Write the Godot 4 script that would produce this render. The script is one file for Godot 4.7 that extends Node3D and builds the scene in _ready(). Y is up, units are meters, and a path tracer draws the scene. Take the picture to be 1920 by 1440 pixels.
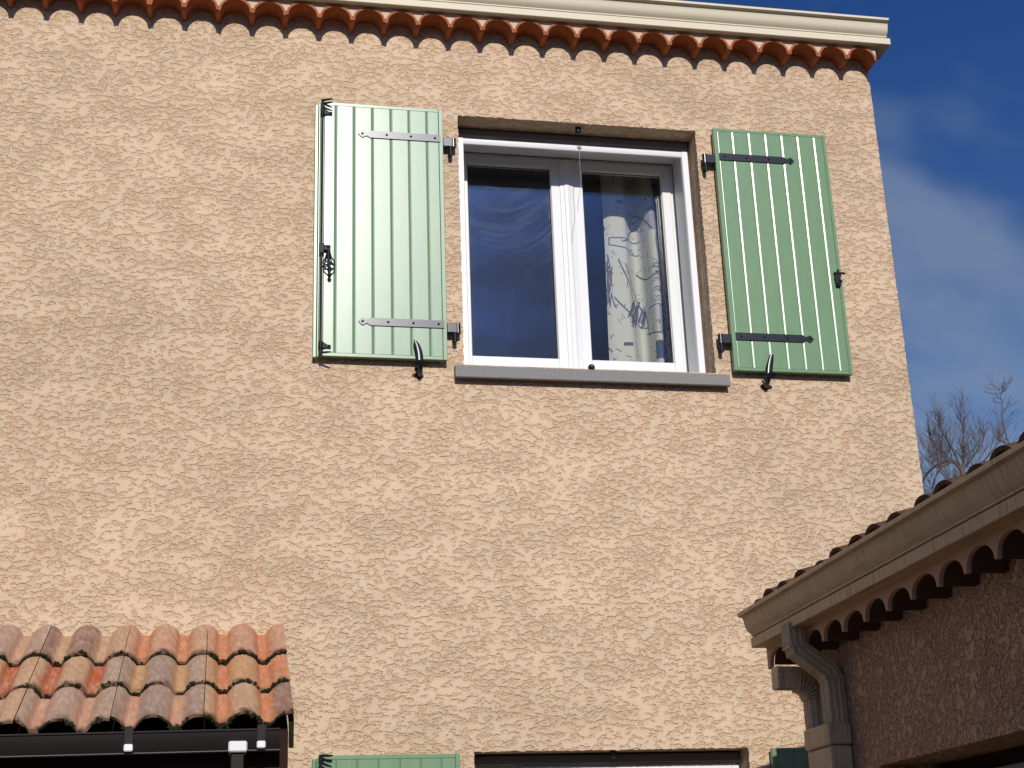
extends Node3D
# A salmon rendered house wall with a window, green shutters, a tiled porch canopy and a garage eave, seen from below in winter sun.

const TEX_SIZE := 2048
const TEX_SPAN := Vector2(4.46, 3.96)

var M := {}
var tint := Color.WHITE


func _ready():
	# ------------------------------------------------------------------ camera
	var cam := Camera3D.new()
	cam.name = "camera"
	cam.fov = 28.78
	cam.near = 0.05
	cam.far = 600.0
	cam.transform = Transform3D(Basis(Vector3.UP, deg_to_rad(-11.63)) * Basis(Vector3.RIGHT, deg_to_rad(19.81)) * Basis(Vector3.BACK, deg_to_rad(-2.125)), Vector3(0, 1.6, 6.2886))
	cam.current = true
	add_child(cam)
	# ------------------------------------------------------------------ sun, sky, exposure
	var sun_azimuth := deg_to_rad(-2.3)
	var sun_height := deg_to_rad(27.5)
	var to_sun := Vector3(sin(sun_azimuth) * cos(sun_height), sin(sun_height), cos(sun_azimuth) * cos(sun_height))
	var sun := DirectionalLight3D.new()
	sun.name = "sun"
	sun.light_energy = 1.22
	sun.light_color = Color(1.0, 0.972, 0.93)
	sun.light_angular_distance = 0.5
	sun.shadow_enabled = true
	sun.basis = Basis.looking_at(-to_sun, Vector3.UP)
	add_child(sun)
	var env := Environment.new()
	env.background_mode = Environment.BG_SKY
	env.sky = Sky.new()
	var pan := PanoramaSkyMaterial.new()
	pan.panorama = ImageTexture.create_from_image(sky_image(to_sun))
	env.sky.sky_material = pan
	env.tonemap_mode = Environment.TONE_MAPPER_LINEAR
	env.tonemap_exposure = 1.0
	env.sdfgi_enabled = true
	env.ssao_enabled = true
	env.ssil_enabled = true
	var we := WorldEnvironment.new()
	we.name = "environment"
	we.environment = env
	add_child(we)
	# ------------------------------------------------------------------ the place
	materials()
	ground()
	house()
	shutters()
	curtain()
	porch()
	garage()
	trees()


# ====================================================================== sky
func sky_image(to_sun: Vector3) -> Image:
	var w := 2048
	var h := 1024
	var data := PackedFloat32Array()
	data.resize(w * h * 3)
	var n := noise(11, 5, 0.55)
	var n2 := noise(12, 4, 0.5)
	var stops := [[0.0, Color(0.12, 0.20, 0.34)], [12.0, Color(0.125, 0.245, 0.48)], [18.0, Color(0.088, 0.19, 0.43)], [23.0, Color(0.042, 0.11, 0.30)], [28.0, Color(0.025, 0.082, 0.26)], [33.0, Color(0.0175, 0.061, 0.215)], [50.0, Color(0.013, 0.044, 0.155)], [90.0, Color(0.012, 0.04, 0.14)]]
	for j in h:
		var el := 90.0 - (j + 0.5) / h * 180.0
		var base: Color = stops[0][1]
		for k in stops.size() - 1:
			if el >= stops[k][0]:
				base = stops[k][1].lerp(stops[k + 1][1], (el - stops[k][0]) / (stops[k + 1][0] - stops[k][0]))
		var ce := cos(deg_to_rad(el))
		var se := sin(deg_to_rad(el))
		for i in w:
			var az := (i + 0.5) / w * TAU
			var d := Vector3(sin(az) * ce, se, -cos(az) * ce)
			var c := base
			if el > 0.0:
				var ang := rad_to_deg(acos(clampf(d.dot(to_sun), -1.0, 1.0)))
				var glow := 2.5 * smoothstep(24.0, 8.0, ang) + 0.04 * exp(-ang / 30.0)
				c += Color(0.25, 0.44, 1.2) * glow
				var p := d / (se + 0.28) * 2.2
				var cover := n.get_noise_3d(p.x * 0.55 + p.z * 0.25 + 7.3, p.y * 0.6, p.z * 0.75) + 0.38 * n2.get_noise_3d(p.x * 2.2 + p.z * 1.5, 4.0 + p.y, p.z * 3.6) + 0.36 * smoothstep(33.0, 23.0, el)
				var veil := smoothstep(0.0, 0.62, cover) * 0.85
				var cloud := Color(0.195, 0.26, 0.39) + Color(0.5, 0.5, 0.55) * (0.5 * exp(-ang / 12.0) + 0.05 * exp(-ang / 40.0))
				c = c.lerp(cloud, veil * smoothstep(50.0, 28.0, el) * 0.85)
			var at := (j * w + i) * 3
			data[at] = c.r
			data[at + 1] = c.g
			data[at + 2] = c.b
	return Image.create_from_data(w, h, false, Image.FORMAT_RGBF, data.to_byte_array())


# ====================================================================== helpers
func noise(rng_seed: int, octaves := 4, gain := 0.5, ridged := false) -> FastNoiseLite:
	var n := FastNoiseLite.new()
	n.noise_type = FastNoiseLite.TYPE_SIMPLEX_SMOOTH
	n.seed = rng_seed
	n.frequency = 1.0
	n.fractal_type = FastNoiseLite.FRACTAL_RIDGED if ridged else FastNoiseLite.FRACTAL_FBM
	n.fractal_octaves = octaves
	n.fractal_gain = gain
	return n


func lin(r: float, g: float, b: float) -> Color:
	return Color(r, g, b).linear_to_srgb()


func mat(color: Color, rough := 0.8, spec := 0.5, metal := 0.0) -> StandardMaterial3D:
	var m := StandardMaterial3D.new()
	m.albedo_color = color
	m.roughness = rough
	m.metallic_specular = spec
	m.metallic = metal
	return m


func numbered(parent: Node, called: String) -> String:
	var n := called
	var k := 0
	while parent.has_node(n):
		k += 1
		n = "%s_%03d" % [called, k]
	return n


func thing(called: String, label: String, category: String, at := Vector3.ZERO, group := "") -> Node3D:
	var o := Node3D.new()
	o.name = numbered(self, called)
	o.position = at
	tag(o, label, category, group)
	add_child(o, true)
	return o


func tag(o: Node3D, label: String, category: String, group := ""):
	o.set_meta("label", label)
	o.set_meta("category", category)
	if group:
		o.set_meta("group", group)


func holder(parent: Node, called: String, at := Vector3.ZERO) -> Node3D:
	var o := Node3D.new()
	o.name = numbered(parent, called)
	o.position = at
	parent.add_child(o, true)
	return o


func soup() -> SurfaceTool:
	var st := SurfaceTool.new()
	st.begin(Mesh.PRIMITIVE_TRIANGLES)
	tint = Color.WHITE
	return st


func part(parent: Node, called: String, st: SurfaceTool, m: Material) -> MeshInstance3D:
	st.index()
	return put(parent, called, st.commit(), m)


func put(parent: Node, called: String, mesh: Mesh, m: Material, at := Vector3.ZERO) -> MeshInstance3D:
	var o := MeshInstance3D.new()
	o.name = numbered(parent, called)
	o.mesh = mesh
	o.material_override = m
	o.position = at
	parent.add_child(o, true)
	return o


func vert(st: SurfaceTool, p: Vector3, n: Vector3, uv: Vector2):
	st.set_color(tint)
	st.set_normal(n)
	st.set_uv(uv)
	st.add_vertex(p)


func tri(st: SurfaceTool, a: Vector3, b: Vector3, c: Vector3, na: Vector3, nb: Vector3, nc: Vector3, ua := Vector2.ZERO, ub := Vector2.ZERO, uc := Vector2.ZERO):
	vert(st, a, na, ua)
	if (b - a).cross(c - a).dot(na + nb + nc) > 0.0:
		vert(st, c, nc, uc)
		vert(st, b, nb, ub)
	else:
		vert(st, b, nb, ub)
		vert(st, c, nc, uc)


func quad(st: SurfaceTool, a: Vector3, b: Vector3, c: Vector3, d: Vector3, n: Vector3):
	tri(st, a, b, c, n, n, n)
	tri(st, a, c, d, n, n, n)


# a closed profile in the frame's x and y, drawn out along the frame's z
func ext(st: SurfaceTool, prof: PackedVector2Array, f: Transform3D, length: float, smooth_deg := 40.0, caps := true):
	var p := prof.duplicate()
	var area := 0.0
	for i in p.size():
		area += p[i].cross(p[(i + 1) % p.size()])
	if area < 0.0:
		p.reverse()
	var cnt := p.size()
	var en := PackedVector2Array()
	for i in cnt:
		var e := p[(i + 1) % cnt] - p[i]
		en.append(Vector2(e.y, -e.x).normalized())
	var lim := cos(deg_to_rad(smooth_deg))
	var dz := f.basis.z * length
	for i in cnt:
		var j := (i + 1) % cnt
		var n0 := en[i]
		var n1 := en[i]
		var before := en[(i + cnt - 1) % cnt]
		if before.dot(en[i]) > lim:
			n0 = (before + en[i]).normalized()
		if en[j].dot(en[i]) > lim:
			n1 = (en[j] + en[i]).normalized()
		var a := f * Vector3(p[i].x, p[i].y, 0)
		var b := f * Vector3(p[j].x, p[j].y, 0)
		var wa := (f.basis * Vector3(n0.x, n0.y, 0)).normalized()
		var wb := (f.basis * Vector3(n1.x, n1.y, 0)).normalized()
		tri(st, a, b, b + dz, wa, wb, wb)
		tri(st, a, b + dz, a + dz, wa, wb, wa)
	if caps:
		var idx := Geometry2D.triangulate_polygon(p)
		var nz := f.basis.z.normalized()
		for k in range(0, idx.size(), 3):
			var q := []
			for m in 3:
				q.append(f * Vector3(p[idx[k + m]].x, p[idx[k + m]].y, 0))
			tri(st, q[0], q[1], q[2], -nz, -nz, -nz)
			tri(st, q[0] + dz, q[1] + dz, q[2] + dz, nz, nz, nz)


# a box with chamfered edges
func box(st: SurfaceTool, lo: Vector3, hi: Vector3, c := 0.002, f := Transform3D.IDENTITY):
	c = minf(c, minf(hi.x - lo.x, minf(hi.y - lo.y, hi.z - lo.z)) * 0.45)
	var mid := (lo + hi) * 0.5
	var half := (hi - lo) * 0.5
	for ax in 3:
		for s in [-1.0, 1.0]:
			var n := Vector3.ZERO
			n[ax] = s
			var u := (ax + 1) % 3
			var v := (ax + 2) % 3
			var q := []
			for k in [[-1, -1], [1, -1], [1, 1], [-1, 1]]:
				var p := mid
				p[ax] += s * half[ax]
				p[u] += k[0] * (half[u] - c)
				p[v] += k[1] * (half[v] - c)
				q.append(f * p)
			quad(st, q[0], q[1], q[2], q[3], (f.basis * n).normalized())
	if c <= 0.0:
		return
	for ax in 3:
		var u := (ax + 1) % 3
		var v := (ax + 2) % 3
		for su in [-1.0, 1.0]:
			for sv in [-1.0, 1.0]:
				var n := Vector3.ZERO
				n[u] = su
				n[v] = sv
				var q := []
				for k in [[-1, 0], [1, 0], [1, 1], [-1, 1]]:
					var p := mid
					p[ax] += k[0] * (half[ax] - c)
					p[u] += su * (half[u] - (c if k[1] == 0 else 0.0))
					p[v] += sv * (half[v] - (0.0 if k[1] == 0 else c))
					q.append(f * p)
				quad(st, q[0], q[1], q[2], q[3], (f.basis * n).normalized())
	for sx in [-1.0, 1.0]:
		for sy in [-1.0, 1.0]:
			for sz in [-1.0, 1.0]:
				var s := Vector3(sx, sy, sz)
				var n: Vector3 = (f.basis * s).normalized()
				var k := mid + s * half
				tri(st, f * (k - Vector3(0, sy, sz) * c), f * (k - Vector3(sx, 0, sz) * c), f * (k - Vector3(sx, sy, 0) * c), n, n, n)


func boxed(parent: Node, called: String, lo: Vector3, hi: Vector3, m: Material, c := 0.002) -> MeshInstance3D:
	var st := soup()
	box(st, lo, hi, c)
	return part(parent, called, st, m)


# a round tube through points, one radius each
func tube(st: SurfaceTool, pts: PackedVector3Array, radii: PackedFloat32Array, sides := 8, caps := true):
	var rings := []
	var side := Vector3.RIGHT
	for i in pts.size():
		var t := (pts[mini(i + 1, pts.size() - 1)] - pts[maxi(i - 1, 0)]).normalized()
		if i == 0:
			side = t.cross(Vector3.UP if absf(t.y) < 0.9 else Vector3.RIGHT).normalized()
		else:
			side = (side - t * side.dot(t)).normalized()
		var other := t.cross(side)
		var ring := []
		for k in sides:
			var a := TAU * k / sides
			var n := side * cos(a) + other * sin(a)
			ring.append([pts[i] + n * radii[i], n])
		rings.append(ring)
	for i in pts.size() - 1:
		for k in sides:
			var a = rings[i][k]
			var b = rings[i][(k + 1) % sides]
			var c = rings[i + 1][(k + 1) % sides]
			var d = rings[i + 1][k]
			tri(st, a[0], b[0], c[0], a[1], b[1], c[1])
			tri(st, a[0], c[0], d[0], a[1], c[1], d[1])
	if caps:
		for e in [0, pts.size() - 1]:
			var out: Vector3 = (pts[e] - pts[1 if e == 0 else e - 1]).normalized()
			for k in sides:
				tri(st, pts[e], rings[e][k][0], rings[e][(k + 1) % sides][0], out, out, out)


# a closed profile swept along a path that stays in the plane across `across`
func sweep(st: SurfaceTool, prof: PackedVector2Array, pts: PackedVector3Array, across: Vector3):
	var cnt := prof.size()
	var rings := []
	for i in pts.size():
		var t0 := (pts[i] - pts[maxi(i - 1, 0)]).normalized()
		var t1 := (pts[mini(i + 1, pts.size() - 1)] - pts[i]).normalized()
		var t := (t0 + t1).normalized()
		var grow := 1.0
		if i > 0 and i < pts.size() - 1:
			grow = 1.0 / maxf(0.5, t.dot(t0))
		var u := across.cross(t).normalized() * grow
		var ring := []
		for k in cnt:
			ring.append(pts[i] + u * prof[k].x + across * prof[k].y)
		rings.append(ring)
	for i in pts.size() - 1:
		for k in cnt:
			var a: Vector3 = rings[i][k]
			var b: Vector3 = rings[i][(k + 1) % cnt]
			var c: Vector3 = rings[i + 1][(k + 1) % cnt]
			var d: Vector3 = rings[i + 1][k]
			var n := (b - a).cross(d - a).normalized()
			if n.dot((a + b) * 0.5 - (pts[i])) < 0.0:
				n = -n
			quad(st, a, b, c, d, n)
	for e in [0, pts.size() - 1]:
		var out: Vector3 = (pts[e] - pts[1 if e == 0 else e - 1]).normalized()
		for k in cnt:
			tri(st, pts[e], rings[e][k], rings[e][(k + 1) % cnt], out, out, out)


func dome(st: SurfaceTool, at: Vector3, r: float, rise: float, toward := Vector3.BACK, sides := 8):
	var u := toward.cross(Vector3.UP if absf(toward.y) < 0.9 else Vector3.RIGHT).normalized()
	var v := toward.cross(u)
	for i in 3:
		var a0 := PI / 2 * i / 3.0
		var a1 := PI / 2 * (i + 1) / 3.0
		for k in sides:
			var q := []
			for s in [[a0, k], [a0, k + 1], [a1, k + 1], [a1, k]]:
				var around: Vector3 = u * cos(TAU * s[1] / sides) + v * sin(TAU * s[1] / sides)
				q.append([at + around * r * cos(s[0]) + toward * rise * sin(s[0]), (around * cos(s[0]) + toward * sin(s[0]) * r / rise).normalized()])
			tri(st, q[0][0], q[1][0], q[2][0], q[0][1], q[1][1], q[2][1])
			if i < 2:
				tri(st, q[0][0], q[2][0], q[3][0], q[0][1], q[2][1], q[3][1])


func frame(at: Vector3, x: Vector3, y: Vector3) -> Transform3D:
	return Transform3D(Basis(x, y, x.cross(y)), at)


# ====================================================================== materials
func stucco_images(size: int, span: Vector2, stretch: Vector2, rng_seed: int, threshold: float, high: Color, low: Color) -> Array:
	var heights := []
	var colors := []
	heights.resize(size)
	colors.resize(size)
	var na := noise(rng_seed, 2, 0.5)
	var n1 := noise(rng_seed + 1, 5, 0.62)
	var n2 := noise(rng_seed + 2, 3, 0.5)
	var n3 := noise(rng_seed + 3, 2, 0.6)
	var step := span / float(size)
	var hi := high.linear_to_srgb()
	var lo := low.linear_to_srgb()
	var job := func(j: int):
		var hrow := PackedByteArray()
		var crow := PackedByteArray()
		hrow.resize(size)
		crow.resize(size * 3)
		var y := j * step.y / stretch.y
		for i in size:
			var x := i * step.x / stretch.x
			var broad := na.get_noise_2d(x * 3.2, y * 3.2)
			var m := n1.get_noise_2d(x * 21.0, y * 21.0) + 0.14 * broad
			var flat := smoothstep(threshold - 0.02, threshold + 0.13, m)
			var p := smoothstep(threshold - 0.016, threshold + 0.016, m)
			var hgt := 1.0
			var shade := 1.0
			if flat < 1.0:
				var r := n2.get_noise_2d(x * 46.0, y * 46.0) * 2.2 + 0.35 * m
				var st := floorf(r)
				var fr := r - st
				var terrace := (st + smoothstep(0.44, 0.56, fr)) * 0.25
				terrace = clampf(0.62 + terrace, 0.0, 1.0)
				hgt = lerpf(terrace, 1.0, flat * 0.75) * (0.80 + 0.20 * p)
				var ledge_shade := 1.0 - smoothstep(0.04, 0.14, absf(fr - 0.5))  # shade of the ledges painted into the albedo as thin orange-brown lines
				shade = clampf(lerpf(0.92 + 0.08 * terrace - 0.95 * ledge_shade, 1.0, flat * 0.75), 0.0, 1.0)
			var grain := n3.get_noise_2d(x * 150.0, y * 150.0)
			hgt = hgt * 0.90 + 0.05 + grain * 0.009
			hrow[i] = clampi(int(hgt * 255.0), 0, 255)
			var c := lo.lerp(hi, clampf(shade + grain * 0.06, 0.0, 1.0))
			var age := 1.0 + 0.05 * broad + 0.04 * na.get_noise_2d(x * 0.5 + 40.0, y * 0.4) + 0.02 * grain
			crow[i * 3] = clampi(int(c.r * age * 255.0), 0, 255)
			crow[i * 3 + 1] = clampi(int(c.g * age * 255.0), 0, 255)
			crow[i * 3 + 2] = clampi(int(c.b * age * 255.0), 0, 255)
		heights[j] = hrow
		colors[j] = crow
	var id := WorkerThreadPool.add_group_task(job, size)
	WorkerThreadPool.wait_for_group_task_completion(id)
	var hall := PackedByteArray()
	var call_ := PackedByteArray()
	for j in size:
		hall.append_array(heights[j])
		call_.append_array(colors[j])
	return [Image.create_from_data(size, size, false, Image.FORMAT_L8, hall), Image.create_from_data(size, size, false, Image.FORMAT_RGB8, call_)]


func stucco(images: Array, span: Vector2, offset: Vector3, relief: float) -> StandardMaterial3D:
	var m := mat(Color.WHITE, 0.95, 0.2)
	m.albedo_texture = ImageTexture.create_from_image(images[1])
	var bent: Image = images[0].duplicate()
	bent.bump_map_to_normal_map(relief)
	m.normal_enabled = true
	m.normal_texture = ImageTexture.create_from_image(bent)
	m.uv1_triplanar = true
	m.uv1_world_triplanar = true
	m.uv1_scale = Vector3(1.0 / span.x, 1.0 / span.y, 1.0 / span.x)
	m.uv1_offset = offset
	return m


func grain_texture(freq: float, octaves: int, rng_seed: int, as_color := false, a := Color.BLACK, b := Color.WHITE) -> NoiseTexture2D:
	var t := NoiseTexture2D.new()
	t.width = 512
	t.height = 512
	t.seamless = true
	var n := noise(rng_seed, octaves, 0.6)
	n.frequency = freq
	t.noise = n
	if as_color:
		var ramp := Gradient.new()
		ramp.set_color(0, a)
		ramp.set_color(1, b)
		t.color_ramp = ramp
	return t


func relief(m: StandardMaterial3D, t: Texture2D, cm: float, per_metre: float):
	m.heightmap_enabled = true
	m.heightmap_texture = t
	m.heightmap_scale = cm
	m.uv1_triplanar = true
	m.uv1_world_triplanar = true
	m.uv1_scale = Vector3.ONE * per_metre


func materials():
	var wall_images := stucco_images(TEX_SIZE, TEX_SPAN, Vector2(1.25, 0.66), 21, -0.10, Color(0.595, 0.452, 0.312), Color(0.43, 0.19, 0.06))  # last colour is the painted shade of the ledge lines
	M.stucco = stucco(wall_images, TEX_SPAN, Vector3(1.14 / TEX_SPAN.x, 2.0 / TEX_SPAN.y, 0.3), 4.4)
	var shade_images := stucco_images(1024, Vector2(2.4, 2.4), Vector2(0.8, 0.9), 51, 0.03, Color(0.60, 0.36, 0.22), Color(0.19, 0.085, 0.045))  # darker last colour strengthens the ledge shade painted on this wall
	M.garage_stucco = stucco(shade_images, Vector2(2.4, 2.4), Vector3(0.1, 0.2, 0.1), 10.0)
	var fine := grain_texture(0.08, 4, 5)
	M.mortar = mat(lin(0.60, 0.45, 0.33), 0.95, 0.2)
	relief(M.mortar, fine, 0.15, 2.5)
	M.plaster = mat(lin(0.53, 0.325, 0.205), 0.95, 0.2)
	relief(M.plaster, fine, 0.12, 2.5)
	M.terracotta = mat(Color.WHITE, 0.85, 0.3)
	M.terracotta.albedo_texture = grain_texture(0.012, 4, 8, true, lin(0.27, 0.08, 0.033), lin(0.44, 0.15, 0.062))
	relief(M.terracotta, fine, 0.08, 3.0)
	M.tile = mat(Color.WHITE, 0.95, 0.2)
	M.tile.vertex_color_use_as_albedo = true
	M.tile.albedo_texture = grain_texture(0.16, 4, 9, true, Color(0.74, 0.72, 0.71), Color(1, 1, 1))
	relief(M.tile, grain_texture(0.1, 4, 15), 0.25, 3.0)
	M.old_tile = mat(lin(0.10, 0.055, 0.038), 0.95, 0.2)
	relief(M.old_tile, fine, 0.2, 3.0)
	M.moss = mat(lin(0.030, 0.031, 0.013), 1.0, 0.1)
	relief(M.moss, grain_texture(0.15, 3, 16), 0.6, 5.0)
	M.green = mat(lin(0.172, 0.292, 0.148), 0.28, 0.53)
	M.green.albedo_texture = grain_texture(0.01, 5, 27, true, Color(0.94, 0.94, 0.93), Color(1, 1, 1))
	M.green.uv1_triplanar = true
	M.green.uv1_world_triplanar = true
	M.green.uv1_scale = Vector3(3.0, 1.0, 3.0)
	M.iron = mat(lin(0.010, 0.010, 0.012), 0.26, 0.56)
	M.cast = mat(lin(0.010, 0.010, 0.012), 0.5, 0.3)
	M.white = mat(lin(0.72, 0.72, 0.69), 0.35, 0.4)
	M.lacquer = mat(lin(0.78, 0.78, 0.78), 0.3, 0.4)
	M.casing = mat(lin(0.17, 0.145, 0.135), 0.5, 0.3)
	M.gasket = mat(lin(0.02, 0.02, 0.022), 0.6)
	M.stone = mat(Color.WHITE, 0.75, 0.3)
	M.stone.albedo_texture = grain_texture(0.05, 5, 17, true, lin(0.17, 0.165, 0.155), lin(0.30, 0.29, 0.27))
	relief(M.stone, fine, 0.05, 4.0)
	M.cream = mat(lin(0.66, 0.595, 0.44), 0.45, 0.3)
	M.cream_old = mat(Color.WHITE, 0.5, 0.35)
	M.cream_old.albedo_texture = streak_texture()
	M.cream_old.uv1_triplanar = true
	M.cream_old.uv1_world_triplanar = true
	M.cream_old.uv1_scale = Vector3(0.9, 0.9, 0.9)
	M.brown = mat(lin(0.016, 0.012, 0.010), 0.55, 0.3)
	M.brown_wood = mat(lin(0.030, 0.014, 0.010), 0.8, 0.2)
	M.bark = mat(lin(0.135, 0.105, 0.09), 0.95, 0.2)
	M.inside = mat(lin(0.09, 0.085, 0.08), 0.9)
	M.glass = mat(Color(0.02, 0.03, 0.06, 0.04), 0.0, 0.5)
	M.glass.transparency = BaseMaterial3D.TRANSPARENCY_ALPHA
	M.cord = mat(lin(0.33, 0.33, 0.32), 0.8)
	M.mesh = mat(lin(0.25, 0.25, 0.25), 0.8)
	M.ground = mat(Color.WHITE, 0.95, 0.2)
	M.ground.albedo_texture = grain_texture(0.02, 5, 19, true, lin(0.06, 0.05, 0.04), lin(0.11, 0.095, 0.075))
	M.ground.uv1_triplanar = true
	M.ground.uv1_world_triplanar = true
	M.ground.uv1_scale = Vector3.ONE * 0.5


# cream lacquer with thin dirt runs going down
func streak_texture() -> ImageTexture:
	var im := Image.create(1024, 512, false, Image.FORMAT_RGB8)
	var n := noise(31, 4, 0.65)
	var base := lin(0.57, 0.405, 0.235)
	var dirt := lin(0.26, 0.175, 0.10)
	for j in 512:
		for i in 1024:
			var s := n.get_noise_2d(i * 0.2, j * 0.006) + 0.35 * n.get_noise_2d(i * 0.02 + 90.0, j * 0.01)
			im.set_pixel(i, j, base.lerp(dirt, smoothstep(0.0, 0.55, s)))
	return ImageTexture.create_from_image(im)


# ====================================================================== ground
func ground():
	var st := soup()
	quad(st, Vector3(-250, 0, -250), Vector3(250, 0, -250), Vector3(250, 0, 250), Vector3(-250, 0, 250), Vector3.UP)
	var o := part(self, "ground", st, M.ground)
	o.set_meta("kind", "structure")
	o.set_meta("label", "pale gravel ground round the house, below the picture")


# ====================================================================== house
const CORNICE := 0.113
const OX0 := 1.075
const OX1 := 2.275
const WALL := 0.36
var edge_noise: FastNoiseLite


func ragged(t: float, k: float) -> float:
	return edge_noise.get_noise_2d(t * 38.0, k) * 0.006


func house():
	edge_noise = noise(77, 3, 0.6)
	var h := thing("house", "tall salmon rendered house with the upstairs window and cornice of clay tiles", "house", Vector3(0, 0, 0))
	house_wall(h)
	# interior
	var st := soup()
	quad(st, Vector3(-3, 0, -7.8), Vector3(3.2, 0, -7.8), Vector3(3.2, 5.7, -7.8), Vector3(-3, 5.7, -7.8), Vector3.BACK)
	quad(st, Vector3(0.2, 3.0, -3.4), Vector3(3.2, 3.0, -3.4), Vector3(3.2, 5.7, -3.4), Vector3(0.2, 5.7, -3.4), Vector3.BACK)
	quad(st, Vector3(0.2, 2.9, -WALL), Vector3(0.2, 2.9, -3.4), Vector3(0.2, 5.7, -3.4), Vector3(0.2, 5.7, -WALL), Vector3.RIGHT)
	quad(st, Vector3(3.19, 0, -WALL), Vector3(3.19, 0, -7.8), Vector3(3.19, 5.7, -7.8), Vector3(3.19, 5.7, -WALL), Vector3.LEFT)
	box(st, Vector3(-2.9, 2.75, -7.7), Vector3(3.18, 3.0, -WALL - 0.002), 0.0)
	box(st, Vector3(-2.9, 5.5, -7.7), Vector3(3.18, 5.7, -WALL - 0.002), 0.0)
	part(h, "interior_wall", st, M.inside)
	cornice(h)
	house_gutter(h)
	house_roof(h)
	for k in 2:
		window(h, -3.013 * k)
		insect_screen(h, -3.013 * k)
		sill(h, -3.013 * k)
	hardware(h)


func house_wall(h: Node):
	var st := soup()
	var top := 5.90
	var lintels := [[4.0, 5.29], [0.97, 2.277]]
	var n := Vector3.BACK
	# plain panels of the front
	quad(st, Vector3(-3, 0, 0), Vector3(OX0 - 0.05, 0, 0), Vector3(OX0 - 0.05, top, 0), Vector3(-3, top, 0), n)
	var y := 0.0
	# strips beside the openings, their edge ragged where it meets the opening
	while y < top - 0.0001:
		var y1 := minf(y + 0.0125, top)
		var e := []
		for yy in [y, y1]:
			var inside := 0.0
			for l in lintels:
				if yy > l[0] and yy < l[1]:
					inside = 1.0
			e.append([OX0 + ragged(yy, 1.0) * inside, OX1 + ragged(yy, 2.0) * inside, 3.25 + ragged(yy, 3.0) * 0.8, inside])
		quad(st, Vector3(OX0 - 0.05, y, 0), Vector3(e[0][0], y, 0), Vector3(e[1][0], y1, 0), Vector3(OX0 - 0.05, y1, 0), n)
		quad(st, Vector3(e[0][1], y, 0), Vector3(2.4, y, 0), Vector3(2.4, y1, 0), Vector3(e[1][1], y1, 0), n)
		quad(st, Vector3(2.4, y, 0), Vector3(e[0][2], y, 0), Vector3(e[1][2], y1, 0), Vector3(2.4, y1, 0), n)
		# the corner and the jambs
		quad(st, Vector3(e[0][2], y, 0), Vector3(3.254, y, -0.012), Vector3(3.254, y1, -0.012), Vector3(e[1][2], y1, 0), Vector3(1, 0, 0.35).normalized())
		if e[0][3] + e[1][3] > 0.0:
			for s in 2:
				var xs := OX0 if s == 0 else OX1
				var dirn := Vector3.RIGHT if s == 0 else Vector3.LEFT
				var in0 := xs - dirn.x * 0.003
				quad(st, Vector3(e[0][s], y, 0), Vector3(in0, y, -0.02), Vector3(in0, y1, -0.02), Vector3(e[1][s], y1, 0), dirn)
				quad(st, Vector3(in0, y, -0.02), Vector3(in0, y, -WALL), Vector3(in0, y1, -WALL), Vector3(in0, y1, -0.02), dirn)
		y = y1
	# between the openings, the lower edge ragged
	var bands := [[0.0, 0.97], [2.277, 4.0], [5.29, top]]
	for b in bands:
		var x := OX0
		while x < OX1 - 0.0001:
			var x1 := minf(x + 0.0125, OX1)
			var r0: float = ragged(x, 5.0 + b[0]) if b[0] > 1.0 and x > OX0 else 0.0
			var r1: float = ragged(x1, 5.0 + b[0]) if b[0] > 1.0 and x1 < OX1 - 0.001 else 0.0
			quad(st, Vector3(x, b[0] + r0, 0), Vector3(x1, b[0] + r1, 0), Vector3(x1, b[1], 0), Vector3(x, b[1], 0), n)
			if b[0] > 1.0:
				quad(st, Vector3(x, b[0] + r0, 0), Vector3(x1, b[0] + r1, 0), Vector3(x1, b[0] + 0.002, -0.02), Vector3(x, b[0] + 0.002, -0.02), Vector3.DOWN)
				quad(st, Vector3(x, b[0] + 0.002, -0.02), Vector3(x1, b[0] + 0.002, -0.02), Vector3(x1, b[0] + 0.002, -WALL), Vector3(x, b[0] + 0.002, -WALL), Vector3.DOWN)
			x = x1
	# back of the front wall, right flank, rear and left flank
	for b in bands:
		quad(st, Vector3(OX0, b[0], -WALL), Vector3(OX1, b[0], -WALL), Vector3(OX1, b[1], -WALL), Vector3(OX0, b[1], -WALL), Vector3.FORWARD)
	quad(st, Vector3(-3, 0, -WALL), Vector3(OX0, 0, -WALL), Vector3(OX0, top, -WALL), Vector3(-3, top, -WALL), Vector3.FORWARD)
	quad(st, Vector3(OX1, 0, -WALL), Vector3(3.2, 0, -WALL), Vector3(3.2, top, -WALL), Vector3(OX1, top, -WALL), Vector3.FORWARD)
	quad(st, Vector3(3.254, 0, -0.012), Vector3(3.254, 0, -8), Vector3(3.254, top, -8), Vector3(3.254, top, -0.012), Vector3.RIGHT)
	quad(st, Vector3(3.254, 0, -8), Vector3(-3, 0, -8), Vector3(-3, top, -8), Vector3(3.254, top, -8), Vector3.FORWARD)
	quad(st, Vector3(-3, 0, -8), Vector3(-3, 0, 0), Vector3(-3, top, 0), Vector3(-3, top, -8), Vector3.LEFT)
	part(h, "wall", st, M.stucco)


# the outline of an arched clay tile, open below
func arch(half: float, rise: float, thick: float) -> PackedVector2Array:
	var p := PackedVector2Array()
	for k in 15:
		var a := PI * k / 14.0
		p.append(Vector2(-cos(a) * half, sin(a) * rise))
	for k in 15:
		var a := PI * (14 - k) / 14.0
		p.append(Vector2(-cos(a) * (half - thick), sin(a) * (rise - thick)))
	return p


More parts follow.
